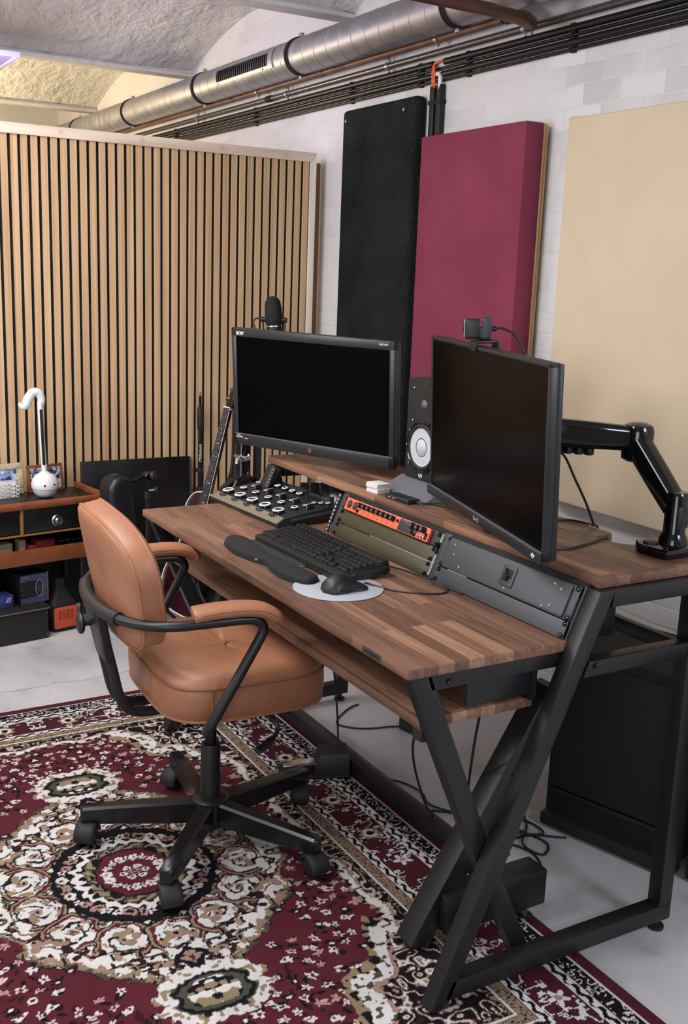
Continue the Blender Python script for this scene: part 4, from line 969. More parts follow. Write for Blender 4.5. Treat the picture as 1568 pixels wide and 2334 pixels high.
# ================================================================ things on the desktop
def mixer():
    O = Vector((.2705, 1.352, ZT)); Q = Matrix.Translation(O)@Matrix.Rotation(R(3.4), 4, 'Z')   # x toward the rack, y along the desk
    t = thing('audio_mixer', 'black podcast mixer with white-ringed knobs, left end of the desktop', 'mixer', O)
    X0, X1, Wy = -.005, .235, .222
    zt = lambda x: .027+max(0, x-.03)*.135
    prof = [(X0, .001), (X0, .012), (.022, .027), (X1-.004, zt(X1)), (X1, zt(X1)-.004), (X1, .001)]
    B().prism(prof, 2*Wy, Q@XZ(Wy), .0015).build('body', 'black_plastic', t)
    for s in (-1, 1): B().tube([(.04, s*(Wy+.001), .018), (.13, s*(Wy+.001), .026), (.215, s*(Wy+.001), .034)], .006, 10, sub=4).build('side_grip', 'dark_grey', t, Q)
    sl = math.atan(.135); up = Q.to_3x3()@Vector((-math.sin(sl), 0, math.cos(sl)))
    P = lambda x, y: Q@Vector((x, y, zt(x)))
    B().prism([(X0+.0008, .0118), (X0-.0003, .0127), (.0215, .0279), (.0225, .027)], 2*Wy-.012, Q@XZ(Wy-.006)).build('front_strip', 'strip_metal', t)
    def knob(name, x, y, r, h, ring=True, mat='black_gloss'):
        k = B().lathe([(r, 0), (r*.96, h*.8), (r*.85, h), (r*.4, h*.93)], P(x, y), up, 22).build(name, mat, t)
        if ring: B().lathe([(r*.98, h*.78), (r*1.02, h*.9), (r*.9, h*1.06), (r*.68, h*1.06), (r*.64, h*.96)], P(x, y), up, 22, cap=False).build('knob_ring', 'knob_ring', k)
        return k
    for i in range(5):
        y = .172-.082*i
        base = B().lathe([(.031, 0), (.031, .001), (.029, .0016), (.0275, .0012)], P(.038, y), up, 28).build('knob_collar', 'dark_grey', t)
        knob('gain_knob', .038, y, .0185, .014)
        knob('pan_knob', .092, y-.004, .0118, .010)
        knob('send_button', .128, y-.004, .0065, .007)
        sl_ = B().box((.082, y-.036, .0), (.165, y-.032, .0006), M=Q@Matrix.Translation((0, 0, zt(0)-.0039))@Matrix.Rotation(-sl, 4, 'Y')@Matrix.Translation((0, 0, .0003)))
        sl_.build('fader_slot', 'black_matte', t)
        fx = .128; fp = P(fx, y-.034)
        Fm = frame(fp, Q.to_3x3()@Vector((math.cos(sl), 0, math.sin(sl))), Q.to_3x3()@Vector((0, 1, 0)), up)
        fc = B().box((-.011, -.0065, 0), (.011, .0065, .017), .002, M=Fm).build('fader_cap', 'black_plastic', t)
        B().box((-.0115, -.0009, .004), (.0115, .0009, .0174), .0003, M=Fm).build('cap_line', 'white_print', fc)
        B().box((.055, y+.034, 0), (.058, y+.046, .0012), M=Q@Matrix.Translation((0, 0, zt(.055)))).build('label_mark', 'white_print', t)
    for x, y in ((.162, .196), (.176, .178), (.19, .162), (.162, -.128-.03), (.176, -.146-.03), (.19, -.164-.03)): knob('mute_button', x, y, .0078, .0075)
    for i in range(4): knob('level_knob', .182, .10-.046*i, .0108, .010)
    for y in (.172, -.165): knob('monitor_knob', .214, y, .0235, .018, False, 'rubber')
    B().box((.19, -.03, 0), (.226, .075, .003), .001, M=Q@Matrix.Translation((0, 0, zt(.2)-.0005))@Matrix.Rotation(-sl, 4, 'Y')@Matrix.Translation((-.0, 0, -.024))).build('display', 'dark_grey', t)
    for i in range(6): knob('pad_button', .215, -.05-.014*i, .005, .006, False, 'dark_grey')
mixer()
def keyboard():
    Q = Matrix.Translation((.231, .782, ZT+.001))@Matrix.Rotation(R(1.8), 4, 'Z')@Matrix.Rotation(R(-5), 4, 'Y')
    # local x toward the rack, y along the desk (left positive)
    t = thing('keyboard', 'black full-size computer keyboard lying partly on a dark notebook', 'keyboard', (.23, .78, ZT))
    dx, dy = .078, .222; z0 = .0105
    bb = B(); bb.prism(rrect(2*dx, 2*dy, .006), .019, Q@Matrix.Translation((0, 0, z0)), .002); bb.box((.05, -dy+.004, .012), (dx+.001, dy-.004, .036), .004, M=Q); bb.build('case', 'black_plastic', t)
    B().prism([(-.07, .002), (.07, .002), (.075, .024), (-.075, .024)], .004, Q@XZ(-dy-.0005)@Matrix.Translation((0, 0, -.0)), .001).build('end_cheek', 'dark_grey', t)
    B().box((.03, -dy-.006, .006), (.075, -dy+.01, .02), .004, M=Q).build('hinge_foot', 'black_plastic', t)
    for sy in (-1, 1): B().box((.052, sy*.18-.02, -.014+.004), (.062, sy*.18+.02, .014), .001, M=Q).build('foot', 'black_plastic', t)
    def keyme(wk, dk):
        b = B(); r = [[(x, y, z) for x, y in rrect(dk*k, wk*k, .0025, 2)] for k, z in ((1, 0), (.97, .004), (.80, .0092), (.76, .0095))]; b.ringloft(r)
        bmesh.ops.recalc_face_normals(b.bm, faces=b.bm.faces); me = bpy.data.meshes.new('key'); b.bm.to_mesh(me); b.bm.free()
        me.polygons.foreach_set('use_smooth', [True]*len(me.polygons)); me.set_sharp_from_angle(angle=R(30)); return me
    cache = {}; p = .0192
    def key(x, y, wk, dk=p*.95):
        k = (round(wk, 4), round(dk, 4))
        if k not in cache: cache[k] = keyme(*k)
        o = link('key', cache[k], 'key_plastic', None); MW = Q@Matrix.Translation((x, y, z0+.0188))
        o.parent = t; o.matrix_parent_inverse = world_of(t).inverted(); o.matrix_basis = MW
    top = .042
    rows = [[1]*13+[2], [1.5]+[1]*12+[1.5], [1.75]+[1]*11+[2.25], [2.25]+[1]*10+[2.75], [1.25, 1.25, 1.25, 6.25, 1.25, 1.25, 1.25, 1.25]]
    yl = dy-.008
    for r, row in enumerate(rows):
        y = yl; x = .028-p*r
        for u in row: key(x, y-u*p/2, u*p*.95); y -= u*p
    yf = yl
    for i in range(13):
        key(.056, yf-p/2, p*.92, p*.8); yf -= p*(1.0 if i not in (0, 4, 8) else 1.42)
    yn = yl-15*p-.006
    for r in range(2):
        for c in range(3): key(.028-p*r, yn-(c+.5)*p, p*.95)
    for c in range(3): key(.028-p*4, yn-(c+.5)*p, p*.95)
    key(.028-p*3, yn-1.5*p, p*.95)
    yn -= 3*p+.005
    for r in range(5):
        for c in range(4):
            if r == 4 and c == 1: continue
            if yn-(c+.5)*p < -dy+.006: continue
            key(.028-p*r, yn-(c+.5)*p, p*.95)
    B().tube([(.315, .70, ZT+.012), (.35, .67, ZT+.004), (.375, .60, ZT+.003), (.39, .52, ZT+.003), (.40, .47, ZT+.003)], .0022, 8).build('cable', 'black_plastic', t)
keyboard()
t = thing('notebook', 'dark notebook with cream page edges under the front of the keyboard', 'notebook', (.14, .85, ZT))
Qn = Matrix.Translation((.148, .852, ZT+.0005))@Matrix.Rotation(R(2.5), 4, 'Z')
B().box((-.045, -.135, 0), (.055, .15, .001), .0004, M=Qn).box((-.045, -.135, .008), (.055, .15, .0092), .0004, M=Qn).build('cover', 'dark_grey', t)
B().box((-.043, -.133, .001), (.053, .148, .008), M=Qn).build('pages', 'cream_paper', t)
# wrist rest
t = thing('wrist_rest', 'soft black wavy wrist rest in front of the keyboard', 'wrist rest', (.07, .82, ZT))
top_ = [(.108, 1.045), (.128, 1.0), (.118, .9), (.112, .8), (.124, .7), (.132, .62), (.124, .585)]
bot_ = [(.088, .57), (.066, .60), (.052, .66), (.058, .73), (.066, .775), (.052, .83), (.040, .90), (.046, .97), (.06, 1.02), (.08, 1.045)]
out = [(p.x, p.y) for p in catmull([Vector((x, y, 0)) for x, y in top_+bot_], 5, True)]
cxm, cym = sum(p[0] for p in out)/len(out), sum(p[1] for p in out)/len(out)
def ins(d): # shrink each point toward the centreline
    r = []
    for i, (x, y) in enumerate(out):
        a, b_ = Vector((*out[i-1], 0)), Vector((*out[(i+1) % len(out)], 0)); tn = (b_-a).normalized(); nn = Vector((-tn.y, tn.x, 0))
        if nn.dot(Vector((cxm-x, (cym-y)*.1, 0))) < 0: nn = -nn
        r.append((x+nn.x*d, y+nn.y*d))
    return r
B().prism(out, .0045, Matrix.Translation((0, 0, ZT+.0005)), .001).build('base_sheet', 'cloth_black', t)
bb = B(); bb.ringloft([[(x, y, ZT+z) for x, y in ins(d)] for d, z in ((.003, .005), (.0035, .011), (.006, .016), (.010, .019), (.0145, .0202))]); bb.build('gel_pad', 'cloth_black', t, None, 60)
text('3M', 'maker_mark', .008, frame((.0535, .80, ZT+.0125), (.18, -.98, 0), (.6, .1, .79), (-.79, -.1, .6)), 'grey_print', t)
# mouse pad and mouse
t = tag(B().lathe([(.1085, 0), (.11, .0008), (.11, .0022), (.1085, .003), (.02, .003)], (.144, .527, ZT+.0005), (0, 0, 1), 72).build('mouse_pad', 'mouse_pad', None), 'round light grey mouse pad near the front of the desktop', 'mouse pad')
Qm = Matrix.Translation((.148, .503, ZT+.0038))@Matrix.Rotation(R(4), 4, 'Z')
t = thing('computer_mouse', 'black corded mouse on the round grey pad', 'mouse', (.148, .503, ZT+.0038))
rings = []
for k in range(15):
    q = k/14; x = -.061+.122*q
    ec = min(1, (1-abs(2*q-1)**5)**.5+.05)
    wv = (.0335-.0045*math.exp(-((q-.55)/.2)**2))*ec
    hh = (.0395*math.exp(-((q-.36)/.42)**2)+.002)*min(1, ec+.2)
    rings.append([Vector((x, wv*math.cos(a), max(0, hh*math.sin(a)))) for a in [PI*j/16 for j in range(17)]])
bb = B(); bb.ringloft(rings); bb.build('shell', 'black_plastic', t, Qm, 60)
B().cyl((.032, -.0035, .0285), (.032, .0035, .0285), .0085, n=18).build('scroll_wheel', 'rubber', t, Qm)
B().tube([(.008, .0, .0393), (.03, .0, .0355), (.056, .0, .023)], .0011, 6).build('button_split', 'black_matte', t, Qm)
B().tube([(-.03, -.0325, .012), (.0, -.0325, .014), (.035, -.031, .010)], .003, 8).build('side_grip', 'rubber', t, Qm)
p = [Qm@Vector((.058, 0, .008)), Qm@Vector((.075, 0, .003)), (.26, .445, ZT+.0025), (.31, .40, ZT+.0025), (.355, .385, ZT+.0025), (.385, .41, ZT+.0025), (.392, .455, ZT+.003), (.385, .478, ZT+.008), (.372, .47, ZT+.010), (.375, .44, ZT+.008), (.391, .40, ZT+.0035), (.391, .36, ZT+.003)]
B().tube(p, .0022, 8, sub=6).build('cable', 'black_plastic', t)
# drum-pad controller
Qd = Matrix.Translation((.605, 1.44, ZT+.0005))@Matrix.Rotation(R(-28), 4, 'Z')
t = thing('pad_controller', 'small pad controller with red sides, in the open bay behind the microphone', 'controller', (.605, 1.44, ZT))
B().box((-.078, -.12, 0), (.078, .12, .026), .003, M=Qd).build('side_shell', 'red_rubber', t)
B().prism([(-.08, .024), (.08, .027), (.08, .036), (-.08, .030)], .244, Qd@XZ(.122), .002).build('top_plate', 'black_plastic', t)
for i in range(4):
    for j in range(4):
        px, py = -.062+.034*i, .092-.046*j
        B().box((px-.014, py-.02, .031+px*.03), (px+.014, py+.02, .0375+px*.03), .003, M=Qd).build('pad', 'cloth_black', t)
b = B()
for j in range(5): b.box((-.08, .1135-.046*j, .0325), (.07, .1165-.046*j, .0345), M=Qd)
for i in range(5): b.box((-.0805+.034*i, -.072, .0325), (-.0775+.034*i, .117, .0345), M=Qd)
b.build('pad_outline', 'grey_print', t)
for i in range(4): B().lathe([(.007, 0), (.006, .012), (.002, .0125)], Qd@Vector((-.05+.034*i, -.098, .031)), (0, 0, 1), 16).build('knob', 'black_plastic', t)
# hand-held microphone resting on the mixer and divider
t = thing('handheld_microphone', 'hand-held microphone with ball grille lying behind the left rack rail', 'microphone', (.54, 1.24, .83))
h0 = Vector((.515, 1.195, .835)); hd = Vector((.25, .95, -.12)).normalized()
B().sphere(h0, .0265, (1, 1, 1)).build('ball_grille', 'grille_mesh', t)
B().lathe([(.0268, -.003), (.0272, 0), (.0268, .003)], h0+hd*.004, hd, 28).build('grille_band', 'steel', t)
B().lathe([(.0235, .016), (.024, .024), (.019, .034), (.0175, .05), (.013, .17), (.0125, .175)], h0, hd, 24).build('handle', 'black_plastic', t)

# ================================================================ sideboard and the things on it
def sideboard():
    Q0 = Matrix.Translation((.212, 2.69, 0))@Matrix.Rotation(R(10), 4, 'Z'); Q = Q0@Matrix.Translation((.03, 0, 0))      # x to the right end, y to the back, right front corner at 0
    t = thing('sideboard', 'low brown and black sideboard with two drawers in front of the slats', 'sideboard', (-.2, 2.75, 0), R(10))
    D = .235; L = -.98
    B().box((L, .012, .553), (-.022, D, .572), .002, M=Q).build('top_board', 'black_lacquer', t)
    B().tube([(L, .004, .563), (-.5, .004, .563), (-.006, .004, .563)], .0125, 14, sub=1, r2=.0165).build('front_moulding', 'brown_trim', t, Q)
    bb = B(); bb.prism([(-.006, .546), (-.006, .578), (.02, .588), (D, .592), (D, .546)], .026, Q@Matrix(((0, 0, -1, .004), (1, 0, 0, 0), (0, 1, 0, 0), (0, 0, 0, 1))), .004); bb.build('end_rail', 'brown_trim', t)
    B().box((L, D-.012, .04), (-.006, D-.002, .553), M=Q).build('back_board', 'black_lacquer', t)
    B().box((-.018, .012, .31), (-.004, D-.012, .553), .001, M=Q).build('side_board', 'black_lacquer', t)
    for x0, x1 in ((L, -.363), (-.350, -.02)):
        d = B().box((x0+.002, .014, .447), (x1-.002, D-.02, .551), .002, M=Q).build('drawer', 'black_lacquer', t)
        kx = -.204 if x1 > -.1 else -.62
        B().lathe([(.025, 0), (.025, .004), (.021, .008), (.018, .005), (.014, .005), (.0125, .012), (.008, .016), (.001, .0165)], Q@Vector((kx, .0145, .487)), Q.to_3x3()@Vector((0, -1, 0)), 28).build('drawer_knob', 'steel', d)
    B().box((-.362, .008, .442), (-.351, .05, .551), .001, M=Q).build('divider', 'tan_trim', t)
    B().box((L, .008, .436), (-.012, .05, .4425), .001, M=Q).build('drawer_rail', 'tan_trim', t)
    B().box((L, .02, .322), (-.02, D-.012, .338), .001, M=Q).build('shelf', 'black_lacquer', t)
    B().box((L, .0, .315), (-.006, .02, .378), .003, M=Q).build('shelf_lip', 'brown_trim', t)
    for x in (-.085, L+.03):
        for y in (.035, D-.035):
            lg = B().cyl(Q@Vector((x, y, .32)), Q@Vector((x, y, .052)), .0125, .0105, 16).build('leg', 'black_lacquer', t)
            B().cyl(Q@Vector((x, y, .054)), Q@Vector((x, y, .0)), .0118, .0098, 16).build('brass_foot', 'brass', lg)
    return Q0
Q = sideboard()
W = lambda x, y, z: Q@Vector((x, y, z))
# white note-shaped toy synthesiser
t = thing('note_synthesiser', 'white note-shaped toy instrument with round head standing on the sideboard', 'instrument', (.008, 2.745, .5725))
hc = Vector((.010, 2.745, .5725+.0525))
bb = B(); bb.lathe([(.001, -.0525), (.025, -.050), (.044, -.036), (.054, -.012), (.0555, .004), (.050, .024), (.036, .042), (.02, .050), (.014, .056)], hc, (0, 0, 1), 40); bb.build('head', 'white_plastic', t)
fd = Vector((.30, -.95, 0)).normalized()
rt = Vector((fd.y*-1, fd.x, 0))
for a, z in ((-.56, .004), (.2, .006)):
    d = Vector((fd.x*math.cos(a)-fd.y*math.sin(a), fd.x*math.sin(a)+fd.y*math.cos(a), 0))
    rr = .0545*math.sqrt(1-(z/.056)**2)+.0006
    B().lathe([(.0048, -.002), (.0046, .001), (.0015, .0022)], hc+d*(rr-.0008)+Vector((0, 0, z)), d, 14).build('eye', 'black_gloss', t)
bb = B(); bb.tube([hc+Vector((math.cos(a)*.0552, math.sin(a)*.0552, -.0105+.003*math.sin(a*1))) for a in [R(-190+10*k) for k in range(19)]], .0009, 6, sub=1); bb.build('mouth_line', 'grey_print', t)
top = hc+Vector((-.012, 0, .345))
bb = B(); bb.tube([hc+Vector((0, 0, .045)), hc+Vector((-.004, 0, .13)), hc+Vector((-.009, 0, .25)), top], .0132, 18, sub=3, r2=.0115); bb.build('stem', 'white_plastic', t)
sd = Vector((.0, -1, 0))
bb = B(); bb.prism(rrect(.0115, .232, .0055), .004, frame(hc+Vector((-.0083, -.0128, .2)), (.99, -.12, 0), (-.03, 0, 1), (-.12, -.99, 0))@Matrix.Translation((0, 0, -.002)), .0008); bb.build('ribbon_sensor', 'black_matte', t)
bb = B(); e = lambda q: .9+.35*math.sin(PI*q*.8)-(.75*max(0, q-.72)/.28 if q > .72 else 0)
bb.tube([top+Vector((.004, 0, -.014)), top+Vector((.006, 0, .012)), top+Vector((-.006, 0, .036)), top+Vector((-.028, -.0, .037)), top+Vector((-.045, -.0, .015)), top+Vector((-.058, 0, -.012)), top+Vector((-.072, 0, -.017)), top+Vector((-.084, 0, -.004))], .0125, 16, sub=5, r2=.0155, ends=e); bb.build('tail', 'white_plastic', t)
B().lathe([(.005, 0), (.005, .006), (.003, .008)], top+Vector((.011, -.006, -.014)), (.7, -.7, 0), 12).build('strap_peg', 'steel', t)
# picture frames and the patterned box
def frame_photo(name, lab, o, wd, hh, ang, lean, fm, pm, bw, mat=None):
    F = Matrix.Translation(o)@Matrix.Rotation(R(ang), 4, 'Z')@Matrix.Rotation(R(-lean), 4, 'X')
    t = thing(name, lab, 'picture frame', o)
    b = B()
    for a, c in (((-wd/2, -.012, 0), (wd/2, 0, bw)), ((-wd/2, -.012, hh-bw), (wd/2, 0, hh)), ((-wd/2, -.012, bw), (-wd/2+bw, 0, hh-bw)), ((wd/2-bw, -.012, bw), (wd/2, 0, hh-bw))): b.box(a, c, .0015, M=F)
    b.build('frame', fm, t)
    B().box((-wd/2+bw-.001, -.006, bw-.001), (wd/2-bw+.001, -.002, hh-bw+.001), M=F).build('photo', pm, t)
frame_photo('picture_frame', 'brown picture frame with a black and white photo behind the white instrument', (.045, 2.868, .5728), .158, .113, 10, 10, 'brown_trim', 'photo_grey', .010)
frame_photo('picture_frame', 'pale mottled picture frame with a blue photo at the left edge', (-.13, 2.835, .5728), .15, .13, 10, 8, 'patina', 'photo_blue', .024)
tag(B().box((-.20, -.045, 0), (.0, .03, .061), .002, M=Matrix.Translation((-.098, 2.815, .5728))@Matrix.Rotation(R(12), 4, 'Z')).build('patterned_box', 'ring_pattern', None), 'small box with white ring pattern in front of the pale picture frame', 'box')
# on the inner shelf
zs = .3382
def bx(name, lab, x0, y0, x1, y1, z, h, mat, cat='box', rot=0):
    return tag(B().box((x0, y0, z), (x1, y1, z+h), .0015, M=Q).build(name, mat, None), lab, cat)
bx('small_case', 'flat dark red case lying in the sideboard shelf', -.245, .06, -.165, .12, zs, .058, 'red_card', 'case')
bx('small_case', 'low dark red box left of the flat red case in the sideboard shelf', -.285, .045, -.25, .10, zs, .046, 'red_card', 'case')
bx('small_box', 'cream box standing upright in the sideboard shelf', -.315, .07, -.288, .12, zs, .066, 'cream_card')
bx('small_box', 'white-lidded box at the left edge of the sideboard shelf', -.43, .07, -.345, .13, zs, .06, 'cream_card')
t = thing('cable_coil', 'coil of glossy black cable in the sideboard shelf', 'cable', W(-.1, .09, zs))
b = B()
for k in range(6): b.tube([W(-.13+.014*k+.004*math.sin(k*3), .09+.035*math.cos(a), zs+.034+.030*math.sin(a)) for a in [2*PI*j/18 for j in range(18)]], .0042, 8, True, 1)
b.build('windings', 'black_gloss', t)
B().tube([W(-.06, .09, zs+.012), W(-.04, .06, zs+.02), W(-.035, .04, zs+.006)], .003, 8).build('loose_end', 'grey_print', t)
# below
t = thing('storage_chest', 'low black wooden chest on the floor under the sideboard shelf', 'chest', W(-.5, .06, 0))
B().box((-.90, -.03, .001), (-.242, .14, .128), .003, M=Q).build('chest_body', 'chest_black', t)
B().box((-.905, -.035, .128), (-.236, .145, .143), .003, M=Q).build('lid', 'chest_black', t)
B().box((-.906, -.0365, .130), (-.235, -.034, .136), .0008, M=Q).build('edge_strip', 'steel', t)
for z in (.02, .11): B().lathe([(.003, 0), (.0028, .0012), (.001, .0014)], W(-.25, -.0302, z), Q.to_3x3()@Vector((0, -1, 0)), 8).build('nail', 'steel', t)
t = thing('product_box', 'dark blue carton printed with a black cylinder, on the chest', 'box', W(-.27, .05, .1435))
Qb = Q@Matrix.Translation((-.278, .02, .1435))@Matrix.Rotation(R(6), 4, 'Z')
B().box((-.064, 0, 0), (.064, .09, .128), .001, M=Qb).build('carton', 'black_lacquer', t)
B().box((-.0635, -.0006, .001), (.061, .0, .1235), M=Qb).build('printed_face', 'navy_card', t)
B().box((.0612, -.0008, .001), (.0636, .0002, .1268), M=Qb).build('red_edge', 'orange_plate', t)
Fp = frame(Qb@Vector((0, -.0006, .064)), Qb.to_3x3()@Vector((1, 0, 0)), Qb.to_3x3()@Vector((0, 0, 1)), Qb.to_3x3()@Vector((0, -1, 0)))
B().prism([(-.0635, -.034), (-.03, -.037), (.022, -.033)]+[(.022+.018*math.sin(a), -.033*math.cos(a)) for a in [PI*k/10 for k in range(1, 10)]]+[(.022, .033), (-.03, .037), (-.0635, .034)], .0006, Fp).build('printed_cylinder', 'black_matte', t)
B().tube([Fp@Vector((.022+.0165*math.cos(a), .034*math.sin(a), .0008)) for a in [2*PI*k/28 for k in range(28)]], .0013, 6, True, 1).build('printed_rim', 'grey_print', t)
B().sphere((0, 0, 0), .01, (1.1, 1.9, .12), M=Fp@Matrix.Translation((.024, -.003, .001))).build('printed_cone', 'dark_grey', t)
b = B(); rg = random.Random(5)
for k in range(22):
    x, y = rg.uniform(-.06, .058), rg.uniform(-.055, .057); b.box((x, y, .0004), (x+rg.uniform(.001, .003), y+.0009, .0011), M=Fp)
b.build('printed_specks', 'white_print', t)
t = thing('small_carton', 'small blue carton with white lettering at the left edge, on the chest', 'box', W(-.4, .05, .1435))
Qs = Q@Matrix.Translation((-.398, .02, .1435))@Matrix.Rotation(R(4), 4, 'Z')
B().box((-.045, 0, 0), (.03, .07, .05), .001, M=Qs).build('carton', 'blue_card', t)
Fs = frame(Qs@Vector((0, -.0003, .025)), Qs.to_3x3()@Vector((1, 0, 0)), Qs.to_3x3()@Vector((0, 0, 1)), Qs.to_3x3()@Vector((0, -1, 0)))
text('AT', 'carton_mark', .017, Fs@Matrix.Translation((.008, .001, 0)), 'white_print', t)
text('sound', 'carton_mark', .008, Fs@Matrix.Translation((.01, .0135, 0)), 'white_print', t, shear=.2)
# black appliance with an orange vented plate
t = thing('portable_heater', 'black bottle-shaped appliance with orange vented plate on the floor under the sideboard', 'appliance', W(-.15, .05, 0))
Qo = Q@Matrix.Translation((-.148, .01, .001))@Matrix.Rotation(R(2), 4, 'Z')
bb = B(); rings = []
for z, k, r in ((0, .90, .012), (.006, 1, .016), (.112, 1, .016), (.122, .96, .018), (.155, .62, .016), (.175, .4, .012), (.195, .36, .011), (.21, .40, .012), (.218, .34, .01)):
    rings.append([Vector((x, .055+y, z)) for x, y in rrect(.112*k, .112*k, r*min(1, k+.2), 4)])
bb.ringloft(rings); bb.build('housing', 'black_matte', t, Qo)
Fo = frame(Qo@Vector((0, -.001, .062)), Qo.to_3x3()@Vector((1, 0, 0)), Qo.to_3x3()@Vector((0, 0, 1)), Qo.to_3x3()@Vector((0, -1, 0)))
pl = B().prism(rrect(.106, .092, .012), .003, Fo, .001).build('vent_plate', 'orange_plate', t)
b = B()
for i in range(4):
    for j in range(8): b.box((-.033+.0178*i, .030-.0052*j, .0029), (-.033+.0178*i+.014, .0318-.0052*j, .0034), M=Fo)
b.build('vent_slots', 'black_matte', t)
for x, y in ((-.042, .036), (.042, .036), (-.042, -.036), (.042, -.036)): B().lathe([(.003, 0), (.0027, .0014), (.001, .0016)], Fo@Vector((x, y, .003)), Fo.to_3x3()@Vector((0, 0, 1)), 10).build('screw', 'steel', t)

# ================================================================ things leaning by the slats
t = thing('leaning_board', 'large flat black board leaning on the slats behind the microphone stand', 'board', (.48, 2.93, 0))
Ml = Matrix.Translation((.475, 2.90, 0))@Matrix.Rotation(R(-4.0), 4, 'X')
B().box((-.255, 0, 0), (.255, .016, .675), .002, M=Ml).build('board', 'black_lacquer', t)
B().box((.255, .0, .0), (.262, .016, .672), .001, M=Ml).build('board_edge', 'dark_grey', t)
for z in (.565, .59): B().lathe([(.004, 0), (.0035, .0015), (.001, .002)], Ml@Vector((-.238, 0, z)), (0, -1, 0), 10).build('screw', 'steel', t)
t = thing('padded_bag', 'upright black padded instrument bag with rounded top beside the sideboard', 'bag', (.307, 2.58, 0))
Mb = Matrix.Translation((.307, 2.58, 0))@Matrix.Rotation(R(-4), 4, 'Y')@Matrix.Rotation(R(10), 4, 'Z')
o = [(-.066, 0), (.066, 0), (.064, .2), (.060, .5)]+[(.060*math.cos(a), .62+.062*math.sin(a)) for a in [PI*k/14 for k in range(15)]]+[(-.062, .5), (-.065, .2)]
def shr(o, k): return [(x*k, .33+(z-.33)*(1-(1-k)*.2)) for x, z in o]
bb = B(); bb.ringloft([[Vector((x, y, max(0.001, z))) for x, z in shr(o, k)] for k, y in ((.6, -.052), (.84, -.048), (.95, -.036), (1, -.018), (1, .03), (.95, .045), (.7, .05))]); bb.build('padded_body', 'vinyl_black', t, Mb, 70)
B().tube([Mb@Vector((x, -.02, max(.004, z))) for x, z in o[2:-1]], .004, 8, sub=1).build('piping', 'rubber', t)
# microphone stand with a clip in front of the board
t = thing('microphone_stand', 'black microphone stand with boom knuckle in front of the leaning board', 'stand', (.385, 2.55, 0))
B().cyl((.384, 2.55, .12), (.384, 2.55, .60), .0095, n=16).build('lower_tube', 'black_steel', t)
B().cyl((.384, 2.55, .58), (.386, 2.55, .665), .0075, n=16).build('upper_tube', 'black_gloss', t)
B().cyl((.384, 2.55, .575), (.384, 2.55, .605), .014, n=18, bev=.003).build('height_clutch', 'black_plastic', t)
b = B(); b.cyl((.386, 2.53, .672), (.386, 2.575, .672), .017, n=20, bev=.003); b.build('boom_knuckle', 'black_gloss', t)
B().cyl((.392, 2.52, .68), (.406, 2.505, .683), .019, n=14, bev=.003).build('knuckle_knob', 'black_plastic', t)
B().tube([(.40, 2.55, .675), (.36, 2.548, .67), (.335, 2.546, .66), (.318, 2.544, .655)], .0085, 12).build('boom_end', 'black_gloss', t)
B().cyl((.384, 2.55, .612), (.41, 2.54, .614), .005, n=10).build('wing_stem', 'steel', t)
B().cyl((.41, 2.54, .614), (.424, 2.535, .615), .013, n=10, bev=.002).build('wing_knob', 'black_plastic', t)
for a in (-35, 85, 198):
    B().tube([(.384, 2.55, .16), (.384+.15*math.cos(R(a-100)), 2.55+.15*math.sin(R(a-100)), .012)], .0075, 10, sub=1).build('leg', 'black_steel', t)
B().cyl((.384, 2.55, .12), (.384, 2.55, .175), .02, n=18, bev=.004).build('leg_hub', 'black_plastic', t)
# tall folded stand with white lettering
t = thing('microphone_stand', 'slim folded black stand with white lettering leaning on the slats', 'stand', (.775, 2.94, 0))
Mt = frame((.772, 2.915, 0), (1, 0, 0), (0, 1, 0), (.003, .015, 1))
V = lambda z: Mt@Vector((0, 0, z))
B().cyl(V(.80), V(.955), .0062, n=14).build('boom_tube', 'black_gloss', t)
B().cyl(V(.952), V(.972), .0045, n=10).build('thread', 'steel', t)
B().lathe([(.008, .79), (.0125, .80), (.0145, .83), (.0145, .87), (.012, .90), (.007, .908)], V(0), (.003, .015, 1), 18).build('rubber_grip', 'rubber', t)
B().cyl(V(.10), V(.80), .0095, n=16).build('main_tube', 'conduit_black', t)
B().cyl(V(.60), V(.618), .0165, n=16, bev=.003).build('clamp', 'black_plastic', t)
B().cyl(Mt@Vector((-.016, 0, .609)), Mt@Vector((-.024, 0, .609)), .008, n=12).build('clamp_knob', 'black_plastic', t)
text('Millenium', 'maker_mark', .021, frame(Mt@Vector((-.003, -.0098, .69)), (0, 0, 1), (-1, 0, 0), (0, -1, 0)), 'white_print', t, shear=.2)
for s in (-1, 0, 1): B().tube([V(.5)+Vector((.012*s, -.012, 0)), V(.02)+Vector((.022*s, -.016, 0))], .006, 8, sub=1).build('leg', 'black_steel', t)
B().cyl(V(.48), V(.53), .018, n=16, bev=.004).build('leg_hub', 'black_plastic', t)

